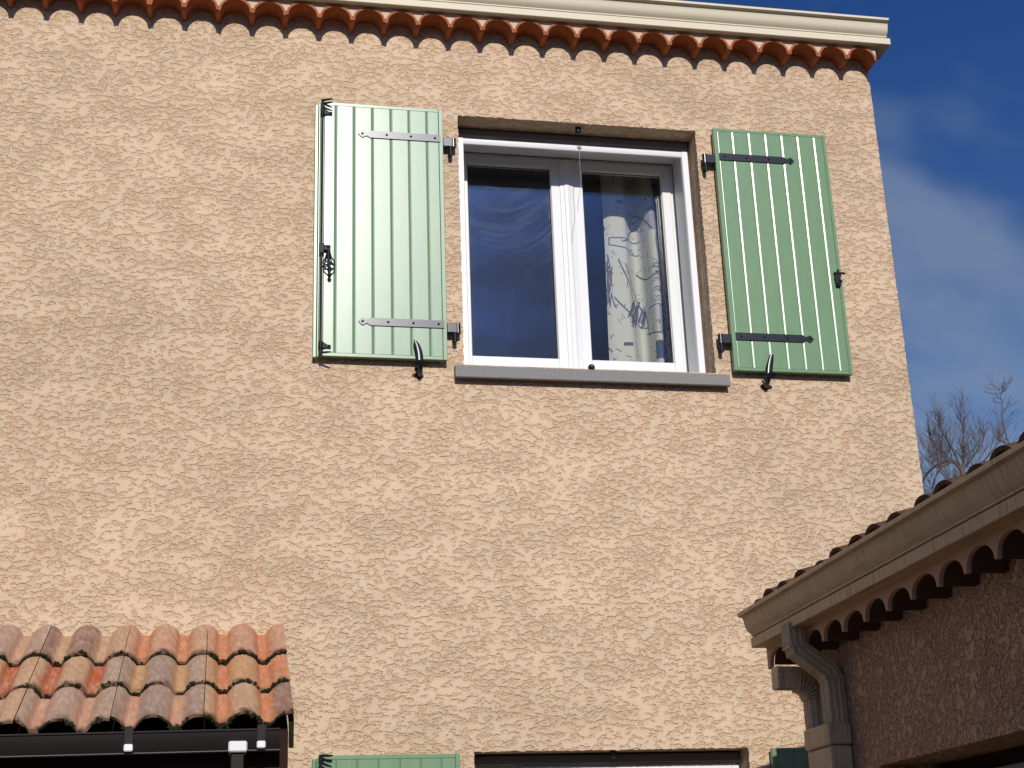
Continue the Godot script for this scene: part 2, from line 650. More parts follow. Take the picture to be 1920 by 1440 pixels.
func cornice(h: Node):
	var rng := RandomNumberGenerator.new()
	rng.seed = 4
	var foot := 5.706
	var line := PackedVector2Array([Vector2(3.249, 5.786), Vector2(3.249, foot + 0.004)])
	for k in 30:
		var x := 3.168 - 0.1583 * k
		var st := soup()
		ext(st, arch(0.0789, 0.077, 0.011), frame(Vector3(x, foot + rng.randf_range(-0.0015, 0.0015), 0.001), Vector3.RIGHT.rotated(Vector3.BACK, rng.randf_range(-0.02, 0.02)), Vector3.UP), CORNICE + rng.randf_range(-0.002, 0.003))
		# mortar and tile edges closing the joint to the next tile
		box(st, Vector3(x - 0.0792 - 0.0105, foot - 0.003, 0.002), Vector3(x - 0.0792 + 0.0105, foot + 0.026, CORNICE - 0.0065 + rng.randf_range(-0.004, 0.002)), 0.003)
		part(h, "cornice_tile", st, M.terracotta)
		for m in 13:
			var a := PI * m / 12.0
			line.append(Vector2(x + cos(a) * 0.0768, foot + maxf(0.024, sin(a) * 0.0762)))
	line.append(Vector2(-1.52, 5.786))
	var st2 := soup()
	ext(st2, line, frame(Vector3(0, 0, 0.002), Vector3.RIGHT, Vector3.UP), CORNICE - 0.006)
	part(h, "cornice_mortar", st2, M.mortar)


func gutter_profile() -> PackedVector2Array:
	# x outward, y up from the foot of the moulding
	return PackedVector2Array([Vector2(-0.010, 0.037), Vector2(-0.010, 0.0405), Vector2(-0.002, 0.042), Vector2(-0.002, 0.048), Vector2(0.004, 0.053), Vector2(0.013, 0.062), Vector2(0.019, 0.073), Vector2(0.0225, 0.086), Vector2(0.0245, 0.099), Vector2(0.029, 0.110), Vector2(0.042, 0.1125), Vector2(0.046, 0.1145), Vector2(0.046, 0.127), Vector2(0.043, 0.129), Vector2(0.020, 0.127), Vector2(0.012, 0.085), Vector2(-0.02, 0.06), Vector2(-0.075, 0.06), Vector2(-0.08, 0.12), Vector2(-0.085, 0.12), Vector2(-0.085, 0.037)])


func band_profile() -> PackedVector2Array:
	return PackedVector2Array([Vector2(-0.15, 0), Vector2(-0.002, 0), Vector2(0, 0.002), Vector2(0, 0.034), Vector2(-0.002, 0.0365), Vector2(-0.15, 0.0365)])


func house_gutter(h: Node):
	var st := soup()
	# frame x outward (+z), y up, drawn out along -x ... the frame's z is x cross y
	var f := frame(Vector3(3.300, 5.787, 0.150), Vector3.BACK, Vector3.UP)
	ext(st, gutter_profile(), f, 6.3, 35.0)
	var g := part(h, "gutter", st, M.cream)
	var st2 := soup()
	ext(st2, band_profile(), frame(Vector3(3.319, 5.787, 0.150), Vector3.BACK, Vector3.UP), 6.32, 35.0)
	part(g, "gutter_moulding", st2, M.cream)
	var st3 := soup()
	var cap := PackedVector2Array()
	for p in gutter_profile():
		cap.append(p)
	ext(st3, cap, frame(Vector3(3.303, 5.788, 0.1505), Vector3.BACK, Vector3.UP), 0.0025, 35.0)
	part(g, "gutter_end", st3, M.cream)


func house_roof(h: Node):
	var rng := RandomNumberGenerator.new()
	rng.seed = 9
	var st := soup()
	var slope := Vector3(0, 0.287, -0.958)
	ext(st, PackedVector2Array([Vector2(0.06, 5.85), Vector2(0.06, 5.885), Vector2(-4.2, 7.16), Vector2(-8.2, 5.96), Vector2(-8.2, 5.9)]), frame(Vector3(3.27, 0, 0), Vector3.BACK, Vector3.UP), 6.3)
	var roof := part(h, "roof", st, M.old_tile)
	for k in 22:
		var x := 3.2 - 0.205 * k
		var s := soup()
		ext(s, arch(0.08, 0.062, 0.013), Transform3D(Basis(Vector3.RIGHT, slope.cross(Vector3.RIGHT).normalized() * 1.0, slope), Vector3(x, 5.878 + rng.randf_range(-0.009, 0.009), 0.122 + rng.randf_range(-0.012, 0.012))), 0.42)
		part(roof, "roof_tile", s, M.terracotta)


func ring(parent: Node, called: String, x0: float, x1: float, y0: float, y1: float, w: float, wb: float, z0: float, z1: float, m: Material):
	var st := soup()
	box(st, Vector3(x0, y0, z0), Vector3(x0 + w, y1, z1), 0.003)
	box(st, Vector3(x1 - w, y0, z0), Vector3(x1, y1, z1), 0.003)
	box(st, Vector3(x0 + w, y1 - w, z0), Vector3(x1 - w, y1, z1 - 0.0006), 0.003)
	box(st, Vector3(x0 + w, y0, z0), Vector3(x1 - w, y0 + wb, z1 - 0.0006), 0.003)
	return part(parent, called, st, m)


func window(h: Node, dy: float):
	var w := holder(h, "window", Vector3(0, dy, 0))
	# outer frame: deep lining towards the screen, then the rebate
	ring(w, "frame", OX0 + 0.003, OX1 - 0.003, 3.99, 5.288, 0.027, 0.03, -0.305, -0.150, M.white)
	ring(w, "frame", 1.104, 2.246, 4.02, 5.262, 0.035, 0.05, -0.35, -0.309, M.white)
	# two sashes
	ring(w, "sash", 1.122, 1.642, 4.075, 5.245, 0.0465, 0.088, -0.345, -0.303, M.white)
	ring(w, "sash", 1.712, 2.226, 4.075, 5.245, 0.0475, 0.088, -0.345, -0.303, M.white)
	for s in [[w, 1.165, 1.60], [w, 1.744, 2.182]]:
		ring(s[0], "gasket", s[1] + 0.0068, s[2] - 0.0068, 4.1652, 5.1962, 0.0028, 0.0028, -0.3245, -0.3188, M.gasket)
		ring(s[0], "glazing_bead", s[1], s[2], 4.159, 5.203, 0.0065, 0.006, -0.335, -0.316, M.white)
	for s in [[1.168, 1.597], [1.747, 2.179]]:
		for z in [-0.325, -0.341]:
			var st := soup()
			quad(st, Vector3(s[0], 4.162, z), Vector3(s[1], 4.162, z), Vector3(s[1], 5.20, z), Vector3(s[0], 5.20, z), Vector3.BACK)
			part(w, "pane", st, M.glass)
	if dy == 0.0:
		var sm := soup()
		var c := [Vector3(1.169, 4.163, -0.3242), Vector3(1.596, 4.163, -0.3242), Vector3(1.596, 5.199, -0.3242), Vector3(1.169, 5.199, -0.3242)]
		tri(sm, c[0], c[1], c[2], Vector3.BACK, Vector3.BACK, Vector3.BACK, Vector2(0, 1), Vector2(1, 1), Vector2(1, 0))
		tri(sm, c[0], c[2], c[3], Vector3.BACK, Vector3.BACK, Vector3.BACK, Vector2(0, 1), Vector2(1, 0), Vector2(0, 0))
		part(w, "wiping_smears", sm, smear_material())
	# meeting stile with its rounded cover
	var p := PackedVector2Array()
	for k in 9:
		var a := PI * k / 8.0
		p.append(Vector2(-cos(a) * 0.017, 0.004 + sin(a) * 0.006))
	p.append(Vector2(0.035, 0.003))
	p.append(Vector2(0.0365, -0.03))
	p.append(Vector2(-0.0365, -0.03))
	p.append(Vector2(-0.035, 0.003))
	var st2 := soup()
	# frame: x right, y towards the viewer, so z runs down
	ext(st2, p, frame(Vector3(1.677, 5.244, -0.302), Vector3.RIGHT, Vector3.BACK), 1.17)
	part(w, "meeting_stile", st2, M.white)
	var st3 := soup()
	dome(st3, Vector3(1.672, 4.005, 0.0), 0.017, 0.02, Vector3(0, 0.3, 1).normalized(), 12)
	part(w, "stud", st3, M.iron)
	var st4 := soup()
	tube(st4, PackedVector3Array([Vector3(1.686, 5.293, -0.05), Vector3(1.686, 5.272, -0.05)]), PackedFloat32Array([0.015, 0.015]), 12)
	dome(st4, Vector3(1.686, 5.272, -0.05), 0.015, 0.012, Vector3.DOWN, 12)
	part(w, "stud", st4, M.iron)


# dried wiping marks: pale arcs of dust left by a cloth
func smear_material() -> StandardMaterial3D:
	var im := Image.create(256, 512, false, Image.FORMAT_RGBA8)
	var n := noise(41, 4, 0.6)
	for j in 512:
		for i in 256:
			var x := i / 256.0
			var y := j / 512.0
			var bow := y * 2.0 + 0.16 * pow(x - 0.35, 2.0) * 4.0 + 0.03 * n.get_noise_2d(x * 3.0, y * 5.0)
			var arcs := n.get_noise_2d(bow * 13.0, x * 0.7)
			var zone := smoothstep(0.02, 0.12, y) * smoothstep(0.62, 0.30, y)
			var edge := smoothstep(0.10, 0.0, minf(x, 1.0 - x)) * 0.5
			var a := 0.012 + zone * 0.04 * smoothstep(-0.25, 0.55, arcs) + edge * 0.03 + 0.02 * maxf(0.0, n.get_noise_2d(x * 4.0, y * 6.0 + 20.0))
			im.set_pixel(i, j, Color(0.82, 0.88, 0.97, a))
	var m := mat(Color.WHITE, 0.9, 0.2)
	m.albedo_texture = ImageTexture.create_from_image(im)
	m.transparency = BaseMaterial3D.TRANSPARENCY_ALPHA
	return m


func insect_screen(h: Node, dy: float):
	var s := holder(h, "insect_screen", Vector3(0, dy, 0))
	var st := soup()
	ext(st, PackedVector2Array([Vector2(0, 5.244), Vector2(0.034, 5.244), Vector2(0.042, 5.250), Vector2(0.042, 5.280), Vector2(0.036, 5.286), Vector2(0, 5.286)]), frame(Vector3(2.268, 0, -0.155), Vector3.BACK, Vector3.UP), 1.186)
	part(s, "cassette", st, M.casing)
	for x in [OX0 + 0.010, 2.230]:
		var g := soup()
		ext(g, PackedVector2Array([Vector2(0, 0), Vector2(0.034, 0), Vector2(0.034, 0.021), Vector2(0.031, 0.025), Vector2(0.003, 0.025), Vector2(0, 0.021)]), frame(Vector3(x, 5.228, -0.130), Vector3.RIGHT, Vector3.BACK), 1.24)
		part(s, "guide", g, M.lacquer)
	var b := soup()
	ext(b, PackedVector2Array([Vector2(0, 0.003), Vector2(0.003, 0), Vector2(0.017, 0), Vector2(0.02, 0.004), Vector2(0.02, 0.026), Vector2(0.016, 0.03), Vector2(0, 0.03)]), frame(Vector3(2.230, 5.198, -0.126), Vector3.BACK, Vector3.UP), 1.118)
	part(s, "pull_bar", b, M.lacquer)
	var k := soup()
	var net := PackedVector3Array()
	box(k, Vector3(1.30, 5.227, -0.118), Vector3(2.23, 5.2365, -0.116), 0.0)
	part(s, "screen_net", k, M.mesh)
	var c := soup()
	for i in 15:
		var t := i / 14.0
		net.append(Vector3(1.702 - 0.002 * sin(t * 7.0) - 0.022 * smoothstep(0.45, 0.95, t), 5.215 - 0.35 * t, -0.103 - 0.012 * t))
	var r := PackedFloat32Array()
	r.resize(15)
	r.fill(0.0012)
	tube(c, net, r, 6)
	dome(c, Vector3(1.702, 5.215, -0.106), 0.012, 0.008, Vector3.BACK, 10)
	part(s, "cord", c, M.cord)


func sill(h: Node, dy: float):
	var st := soup()
	# x outward, y up
	ext(st, PackedVector2Array([Vector2(-0.31, 3.945), Vector2(0.015, 3.945), Vector2(0.015, 3.938), Vector2(0.0215, 3.938), Vector2(0.0215, 3.925), Vector2(0.041, 3.9245), Vector2(0.043, 3.927), Vector2(0.043, 3.977), Vector2(0.040, 3.981), Vector2(-0.31, 4.006)]), frame(Vector3(2.326, dy, 0), Vector3.BACK, Vector3.UP), 1.298, 20.0)
	part(h, "sill", st, M.stone)


func hardware(h: Node):
	# hinge pins fixed in the wall, two per shutter
	for k in 2:
		for s in [[1.031, -1.0], [2.302, 1.0]]:
			for y in [5.083, 4.128]:
				var st := soup()
				var x: float = s[0]
				var yy: float = y - 3.013 * k
				tube(st, PackedVector3Array([Vector3(x, yy + 0.01, 0.034), Vector3(x, yy - 0.030, 0.034), Vector3(x, yy - 0.036, 0.034)]), PackedFloat32Array([0.0105, 0.0105, 0.006]), 10)
				tube(st, PackedVector3Array([Vector3(x, yy - 0.014, 0.034), Vector3(x, yy - 0.016, -0.02)]), PackedFloat32Array([0.008, 0.008]), 8)
				part(h, "hinge_pin", st, M.cast)
	# shutter stops: a stem in the wall, a disc below and a leaf in front of the shutter
	for s in [[0.868, -1.0], [2.512, 1.0]]:
		var x: float = s[0]
		var o := holder(h, "shutter_stop", Vector3(x, 3.975, 0))
		var st := soup()
		tube(st, PackedVector3Array([Vector3(0, -0.036, -0.02), Vector3(0, -0.034, 0.03), Vector3(0, -0.018, 0.05), Vector3(0, 0.004, 0.058)]), PackedFloat32Array([0.012, 0.012, 0.011, 0.012]), 10)
		tube(st, PackedVector3Array([Vector3(0, -0.035, 0.0), Vector3(0, -0.035, 0.006)]), PackedFloat32Array([0.019, 0.017]), 12)
		tube(st, PackedVector3Array([Vector3(-0.02, -0.014, 0.03), Vector3(-0.012, -0.03, 0.034)]), PackedFloat32Array([0.008, 0.008]), 8)
		part(o, "stem", st, M.iron)
		var leaf := soup()
		var rows := []
		for i in 9:
			var t := i / 8.0
			var wd := 0.0205 * pow(1.0 - t, 0.55) * (0.72 + 0.65 * t) + 0.0008
			var cx: float = s[1] * (0.004 + 0.024 * t * t)
			rows.append([Vector3(cx, 0.006 + 0.108 * t, 0.058 + 0.012 * sin(t * 2.6)), wd])
		for i in 8:
			for q in 6:
				var v := []
				for e in [[i, q], [i, q + 1], [i + 1, q + 1], [i + 1, q]]:
					var a: float = TAU * e[1] / 6.0
					var c: Vector3 = rows[e[0]][0]
					var wd: float = rows[e[0]][1]
					v.append([c + Vector3(cos(a) * wd, 0, sin(a) * wd * 0.42), Vector3(cos(a) * 0.42, 0.1, sin(a)).normalized()])
				tri(leaf, v[0][0], v[1][0], v[2][0], v[0][1], v[1][1], v[2][1])
				tri(leaf, v[0][0], v[2][0], v[3][0], v[0][1], v[2][1], v[3][1])
		part(o, "leaf", leaf, M.iron)
		var disc := soup()
		var dc := Vector3(-s[1] * -0.008, 0.0, 0.066)
		var ft := Transform3D(Basis(Vector3.BACK, s[1] * 0.12) * Basis(Vector3.RIGHT, 0.5), dc)
		var el := PackedVector2Array()
		for i in 16:
			el.append(Vector2(cos(TAU * i / 16.0) * 0.026, sin(TAU * i / 16.0) * 0.014))
		ext(disc, el, ft, 0.007, 60.0)
		part(o, "disc", disc, M.iron)


# ====================================================================== shutters
func make_shutter(called: String, label: String, at: Vector3, width: float, bounds: Array, side: float) -> Node3D:
	var s := thing(called, label, "shutter", at, "green board shutters of the house")
	var tall := 1.287
	var z0 := 0.020
	var z1 := 0.0455
	# boards with shallow chamfers
	for k in bounds.size() - 1:
		var x0: float = bounds[k] + 0.0006
		var x1: float = bounds[k + 1] - 0.0006
		var c0 := 0.0070 if k > 0 else 0.002
		var c1 := 0.0070 if k < bounds.size() - 2 else 0.002
		var zf := z1 - 0.0012
		var st := soup()
		# frame: x right, y towards the viewer, so z runs down
		ext(st, PackedVector2Array([Vector2(x0, z0 + 0.004), Vector2(x1, z0 + 0.004), Vector2(x1, zf - c1 * 0.23), Vector2(x1 - c1, zf), Vector2(x0 + c0, zf), Vector2(x0, zf - c0 * 0.23)]), frame(Vector3(0, tall - 0.017, 0), Vector3.RIGHT, Vector3.BACK), tall - 0.034, 4.0)
		part(s, "board", st, M.green)
	# edge profile all round
	var b0: float = bounds[0]
	var b1: float = bounds[-1]
	for r in [[Vector3(0, 0, z0), Vector3(b0 - 0.0006, tall, z1)], [Vector3(b1 + 0.0006, 0, z0), Vector3(width, tall, z1)], [Vector3(b0, tall - 0.0165, z0), Vector3(b1, tall, z1 - 0.0004)], [Vector3(b0, 0, z0), Vector3(b1, 0.0165, z1 - 0.0004)]]:
		var st := soup()
		box(st, r[0], r[1], 0.0016)
		part(s, "edge_rail", st, M.green)
	# strap hinges with pointed tips and four bolts
	for y in [1.1275, 0.172]:
		var length := 0.392
		var root := width - 0.012 if side < 0.0 else 0.02
		var dirx := side
		var hh := 0.0185
		var out := PackedVector2Array()
		var half := [Vector2(0, hh), Vector2(length - 0.056, hh), Vector2(length - 0.046, hh * 0.62), Vector2(length - 0.039, hh * 0.5), Vector2(length - 0.033, hh * 0.62), Vector2(length - 0.021, hh * 1.02), Vector2(length - 0.012, hh * 0.72), Vector2(length - 0.007, hh * 0.35)]
		for p in half:
			out.append(Vector2(p.x * dirx, p.y))
		out.append(Vector2(length * dirx, 0))
		for i in half.size():
			var p: Vector2 = half[half.size() - 1 - i]
			out.append(Vector2(p.x * dirx, -p.y))
		var st := soup()
		ext(st, out, frame(Vector3(root, y, z1 + 0.0003), Vector3.RIGHT, Vector3.UP), 0.0042, 10.0)
		var strap := part(s, "strap", st, M.iron)
		for k in 4:
			var bs := soup()
			dome(bs, Vector3(root + dirx * (0.027 + 0.115 * k), y, z1 + 0.0044), 0.0062, 0.0045, Vector3.BACK, 8)
			part(strap, "bolt", bs, M.cast)
		var eye := soup()
		var ex := width if side < 0.0 else 0.0
		var far: float = ex - side * 0.052
		box(eye, Vector3(minf(ex, far), y - 0.036, 0.022), Vector3(maxf(ex, far), y + 0.012, 0.044), 0.003)
		tube(eye, PackedVector3Array([Vector3(far, y - 0.036, 0.034), Vector3(far, y + 0.012, 0.034)]), PackedFloat32Array([0.0125, 0.0125]), 12)
		part(strap, "eye", eye, M.iron)
	return s


func latch(s: Node3D):
	var x := 0.0075
	var z := 0.060
	var st := soup()
	tube(st, PackedVector3Array([Vector3(x, 0.0, z), Vector3(x, 1.29, z)]), PackedFloat32Array([0.0058, 0.0058]), 8)
	var rod := part(s, "latch_rod", st, M.cast)
	for y in [1.286, 1.268, 0.008]:
		var p := soup()
		box(p, Vector3(x - 0.007, y - 0.005, z - 0.006), Vector3(x + 0.008, y + 0.004, z + 0.008), 0.002)
		tube(p, PackedVector3Array([Vector3(x, y, z), Vector3(x + 0.028, y - 0.003, z + 0.018), Vector3(x + 0.045, y - 0.004, z + 0.026)]), PackedFloat32Array([0.0055, 0.005, 0.003]), 8)
		part(rod, "hook", p, M.cast)
	for y in [1.226, 0.045]:
		var p := soup()
		ext(p, PackedVector2Array([Vector2(-0.009, -0.016), Vector2(0.012, -0.012), Vector2(0.026, -0.008), Vector2(0.046, -0.009), Vector2(0.047, 0.004), Vector2(0.03, 0.006), Vector2(0.012, 0.018), Vector2(-0.009, 0.018)]), frame(Vector3(x, y, 0.0465), Vector3.RIGHT, Vector3.UP), 0.007)
		tube(p, PackedVector3Array([Vector3(x, y - 0.014, z), Vector3(x, y + 0.016, z)]), PackedFloat32Array([0.0095, 0.0095]), 8)
		dome(p, Vector3(x + 0.038, y - 0.002, 0.0535), 0.005, 0.004)
		part(rod, "guide", p, M.cast)
	# the openwork handle
	var hnd := soup()
	box(hnd, Vector3(x - 0.01, 0.492, 0.047), Vector3(x + 0.012, 0.542, z + 0.008), 0.002)
	box(hnd, Vector3(x + 0.009, 0.508, 0.047), Vector3(x + 0.042, 0.536, 0.062), 0.003)
	dome(hnd, Vector3(x + 0.03, 0.524, 0.062), 0.007, 0.004)
	var f := func(v: Vector2) -> Vector3: return Vector3(x + 0.028 + v.x, 0.507 + v.y, 0.060 + 0.12 * clampf(-v.y, 0.0, 0.08))
	var lines := [[Vector2(0.004, 0.0), Vector2(0.005, -0.05), Vector2(0.008, -0.09), Vector2(0.009, -0.125)], [Vector2(0.0, -0.005), Vector2(-0.012, -0.045), Vector2(-0.02, -0.062), Vector2(-0.014, -0.088), Vector2(0.004, -0.104)], [Vector2(0.01, -0.005), Vector2(0.018, -0.036), Vector2(0.031, -0.056), Vector2(0.030, -0.086), Vector2(0.014, -0.104)], [Vector2(-0.018, -0.074), Vector2(0.007, -0.072), Vector2(0.03, -0.070)], [Vector2(-0.012, -0.06), Vector2(0.007, -0.056)], [Vector2(0.007, -0.056), Vector2(0.024, -0.075)]]
	for l in lines:
		var pts := PackedVector3Array()
		var rad := PackedFloat32Array()
		for v in l:
			pts.append(f.call(v))
			rad.append(0.0068 if l.size() == 4 else 0.0034)
		tube(hnd, pts, rad, 6)
	var tip: Vector3 = f.call(Vector2(0.009, -0.125))
	dome(hnd, tip, 0.0095, 0.012, Vector3.DOWN, 8)
	dome(hnd, tip, 0.0095, 0.012, Vector3.UP, 8)
	part(s, "latch_handle", hnd, M.cast)
	# the cover strip along the free edge
	var cs := soup()
	box(cs, Vector3(-0.026, -0.006, 0.0215), Vector3(-0.009, 1.275, 0.036), 0.003)
	box(cs, Vector3(-0.008, -0.004, 0.0215), Vector3(-0.0005, 1.279, 0.041), 0.002)
	part(s, "cover_strip", cs, M.green)


func latch_catch(s: Node3D, width: float):
	var x := width - 0.026
	var y := 0.497
	var st := soup()
	ext(st, PackedVector2Array([Vector2(-0.012, -0.03), Vector2(0.003, -0.036), Vector2(0.012, -0.02), Vector2(0.013, 0.012), Vector2(0.006, 0.024), Vector2(-0.011, 0.024), Vector2(-0.016, 0.0)]), frame(Vector3(x, y, 0.0465), Vector3.RIGHT, Vector3.UP), 0.012)
	tube(st, PackedVector3Array([Vector3(x - 0.016, y + 0.026, 0.053), Vector3(x + 0.0, y + 0.024, 0.058), Vector3(x + 0.034, y + 0.024, 0.058), Vector3(x + 0.036, y + 0.019, 0.058)]), PackedFloat32Array([0.006, 0.0055, 0.0055, 0.008]), 8)
	tube(st, PackedVector3Array([Vector3(x + 0.003, y + 0.02, 0.058), Vector3(x + 0.004, y + 0.04, 0.060)]), PackedFloat32Array([0.0055, 0.007]), 8)
	tube(st, PackedVector3Array([Vector3(x + 0.003, y - 0.02, 0.056), Vector3(x + 0.018, y - 0.018, 0.056)]), PackedFloat32Array([0.006, 0.008]), 8)
	tube(st, PackedVector3Array([Vector3(x - 0.012, y - 0.04, 0.053), Vector3(x + 0.011, y - 0.04, 0.053)]), PackedFloat32Array([0.007, 0.007]), 8)
	part(s, "latch_catch", st, M.cast)


func shutters():
	var wl := 0.580
	var wr := 0.593
	var a := make_shutter("shutter", "pale shining green shutter left of the upstairs window, with latch rod and scrolled handle", Vector3(0.413, 4.001, 0), wl, [0.018, 0.0715, 0.157, 0.244, 0.332, 0.418, 0.504, 0.560], -1.0)
	latch(a)
	var b := make_shutter("shutter", "green shutter right of the upstairs window, its grooves glinting white", Vector3(2.352, 4.001, 0), wr, [0.022, 0.096, 0.182, 0.269, 0.355, 0.440, 0.527, 0.576], 1.0)
	latch_catch(b, wr)
	var c := a.duplicate()
	c.name = numbered(self, "shutter")
	c.position += Vector3(0.016, -3.022, 0)
	tag(c, "plain green shutter cut off by the picture's lower edge, beside the porch canopy", "shutter", "green board shutters of the house")
	add_child(c, true)
	var d := b.duplicate()
	d.name = numbered(self, "shutter")
	d.position += Vector3(0.012, -3.018, 0)
	tag(d, "dark green half shaded shutter at the bottom, beside the garage downpipe", "shutter", "green board shutters of the house")
	add_child(d, true)


# ====================================================================== curtain
func stroke(im: Image, a: Vector2, b: Vector2, wd: float, c: Color):
	var n := int(a.distance_to(b)) + 1
	for i in n + 1:
		var p := a.lerp(b, float(i) / n)
		im.fill_rect(Rect2i(int(p.x - wd / 2.0), int(p.y - wd / 2.0), maxi(1, int(round(wd))), maxi(1, int(round(wd)))), c)


func print_image() -> Image:
	var im := Image.create(512, 1024, false, Image.FORMAT_RGB8)
	var paper := Color(0.86, 0.86, 0.79)
	im.fill(paper)
	var ink := Color(0.40, 0.41, 0.44)
	var grey := Color(0.60, 0.62, 0.65)
	var red := Color(0.72, 0.56, 0.58)
	var rng := RandomNumberGenerator.new()
	rng.seed = 3
	# broad washes
	for r in [[Rect2i(200, 300, 110, 250), Color(0.85, 0.84, 0.74)], [Rect2i(330, 560, 160, 290), Color(0.74, 0.71, 0.74)], [Rect2i(290, 640, 40, 130), Color(0.62, 0.68, 0.74)], [Rect2i(262, 800, 60, 80), Color(0.34, 0.40, 0.50)], [Rect2i(380, 850, 90, 150), Color(0.40, 0.44, 0.51)], [Rect2i(270, 190, 80, 110), Color(0.70, 0.69, 0.72)]]:
		im.fill_rect(r[0], r[1])
	# facade storeys with windows
	for f in 4:
		var y := 590 + f * 72
		for i in 14:
			stroke(im, Vector2(325 + i * 12, y + 10 * sin(i * 0.3) - i), Vector2(337 + i * 12, y + 10 * sin((i + 1) * 0.3) - i), 5, red if i % 3 else ink)
		for k in 2:
			var x := 345 + k * 75
			stroke(im, Vector2(x, y + 14), Vector2(x + 42, y + 10), 5, ink)
			stroke(im, Vector2(x, y + 14), Vector2(x, y + 56), 4, grey)
			stroke(im, Vector2(x + 42, y + 10), Vector2(x + 42, y + 54), 4, grey)
		stroke(im, Vector2(350, y), Vector2(450, y + 70), 3, grey)
	# arcs, like loose drawing lines
	for q in [[Vector2(40, 230), 120.0, -0.2, 1.2], [Vector2(40, 880), 120.0, -0.2, 1.2], [Vector2(60, 420), 260.0, -1.2, -0.5], [Vector2(420, 360), 120.0, 2.0, 3.6], [Vector2(250, 420), 90.0, 0.3, 2.6]]:
		var prev := Vector2.ZERO
		for i in 25:
			var an: float = lerpf(q[2], q[3], i / 24.0)
			var p: Vector2 = q[0] + Vector2(cos(an), sin(an)) * q[1]
			if i > 0:
				stroke(im, prev, p, 5, ink)
			prev = p
	for l in [[20, 330, 200, 318], [20, 330, 20, 362], [20, 362, 190, 380], [60, 430, 150, 640], [90, 445, 190, 650], [0, 560, 120, 700], [110, 690, 210, 720], [200, 660, 215, 760], [200, 745, 300, 770], [225, 640, 330, 640], [150, 912, 178, 930], [210, 925, 235, 905], [235, 905, 275, 945], [290, 1015, 420, 960], [470, 860, 470, 1020]]:
		stroke(im, Vector2(l[0], l[1]), Vector2(l[2], l[3]), 5, ink)
	# small scattered pen marks over the whole sheet
	for i in 260:
		var at := Vector2(rng.randf_range(0, 512), rng.randf_range(0, 1024))
		stroke(im, at, at + Vector2(rng.randf_range(-22, 22), rng.randf_range(-26, 26)), rng.randf_range(2, 4), grey if rng.randf() < 0.6 else ink)
	# hatching
	for i in 46:
		var x := rng.randf_range(95, 200)
		var y := rng.randf_range(590, 690)
		stroke(im, Vector2(x, y), Vector2(x - 16, y + rng.randf_range(25, 60)), rng.randf_range(2, 6), ink)
	for i in 30:
		var y := rng.randf_range(440, 640)
		stroke(im, Vector2(rng.randf_range(265, 300), y), Vector2(rng.randf_range(290, 325), y + rng.randf_range(-4, 12)), 4, ink if rng.randf() < 0.5 else grey)
	for i in 26:
		stroke(im, Vector2(rng.randf_range(0, 34), rng.randf_range(400, 660)), Vector2(rng.randf_range(0, 34), rng.randf_range(400, 660)), 4, ink if rng.randf() < 0.6 else paper)
	im.fill_rect(Rect2i(60, 150, 34, 16), ink)
	im.fill_rect(Rect2i(60, 800, 34, 16), ink)
	# rotated letters on the dark panel, read upwards
	var wht := Color(0.84, 0.86, 0.88)
	for l in [[400, 870, 440, 870], [420, 870, 400, 888], [420, 870, 440, 888], [400, 900, 440, 900], [400, 900, 402, 918], [402, 918, 420, 918], [420, 900, 420, 918], [420, 908, 440, 920], [400, 932, 440, 932], [400, 932, 400, 948], [440, 932, 440, 948], [400, 962, 440, 962], [440, 962, 440, 976], [440, 976, 428, 976]]:
		stroke(im, Vector2(l[0], l[1]), Vector2(l[2], l[3]), 5, wht)
	return im


func curtain():
	var st := soup()
	var pts := [Vector2(1.900, -0.475), Vector2(1.93, -0.458), Vector2(1.98, -0.452), Vector2(2.02, -0.458), Vector2(2.05, -0.50), Vector2(2.08, -0.53), Vector2(2.105, -0.515), Vector2(2.117, -0.46), Vector2(2.128, -0.42), Vector2(2.147, -0.404), Vector2(2.166, -0.42), Vector2(2.176, -0.47), Vector2(2.183, -0.53), Vector2(2.20, -0.55), Vector2(2.215, -0.50), Vector2(2.235, -0.49), Vector2(2.27, -0.51)]
	var line := []
	for i in pts.size() - 1:
		for k in 5:
			var a: Vector2 = pts[maxi(i - 1, 0)]
			var d: Vector2 = pts[mini(i + 2, pts.size() - 1)]
			line.append(pts[i].cubic_interpolate(pts[i + 1], a, d, k / 5.0))
	line.append(pts[-1])
	var u := PackedFloat32Array([0.0])
	for i in range(1, line.size()):
		u.append(u[i - 1] + line[i].distance_to(line[i - 1]))
	var rows := 12
	for j in rows:
		for i in line.size() - 1:
			var q := []
			for e in [[i, j], [i + 1, j], [i + 1, j + 1], [i, j + 1]]:
				var t: float = e[1] / float(rows)
				var p: Vector2 = line[e[0]]
				var before: Vector2 = line[maxi(e[0] - 1, 0)]
				var after: Vector2 = line[mini(e[0] + 1, line.size() - 1)]
				var tg := (after - before).normalized()
				var sway := 0.012 * sin(t * 5.0 + p.x * 20.0)
				q.append([Vector3(p.x + sway * 0.4, 5.30 - 1.25 * t, p.y + sway * 0.5), Vector3(-tg.y, 0, tg.x), Vector2(u[e[0]] / u[-1], t)])
			tri(st, q[0][0], q[1][0], q[2][0], q[0][1], q[1][1], q[2][1], q[0][2], q[1][2], q[2][2])
			tri(st, q[0][0], q[2][0], q[3][0], q[0][1], q[2][1], q[3][1], q[0][2], q[2][2], q[3][2])
	M.curtain = mat(Color(0.86, 0.86, 0.86), 0.9, 0.2)
	M.curtain.albedo_texture = ImageTexture.create_from_image(print_image())
	var o := part(self, "curtain", st, M.curtain)
	tag(o, "white curtain printed with a drawn city street, hanging behind the right window pane", "curtain")


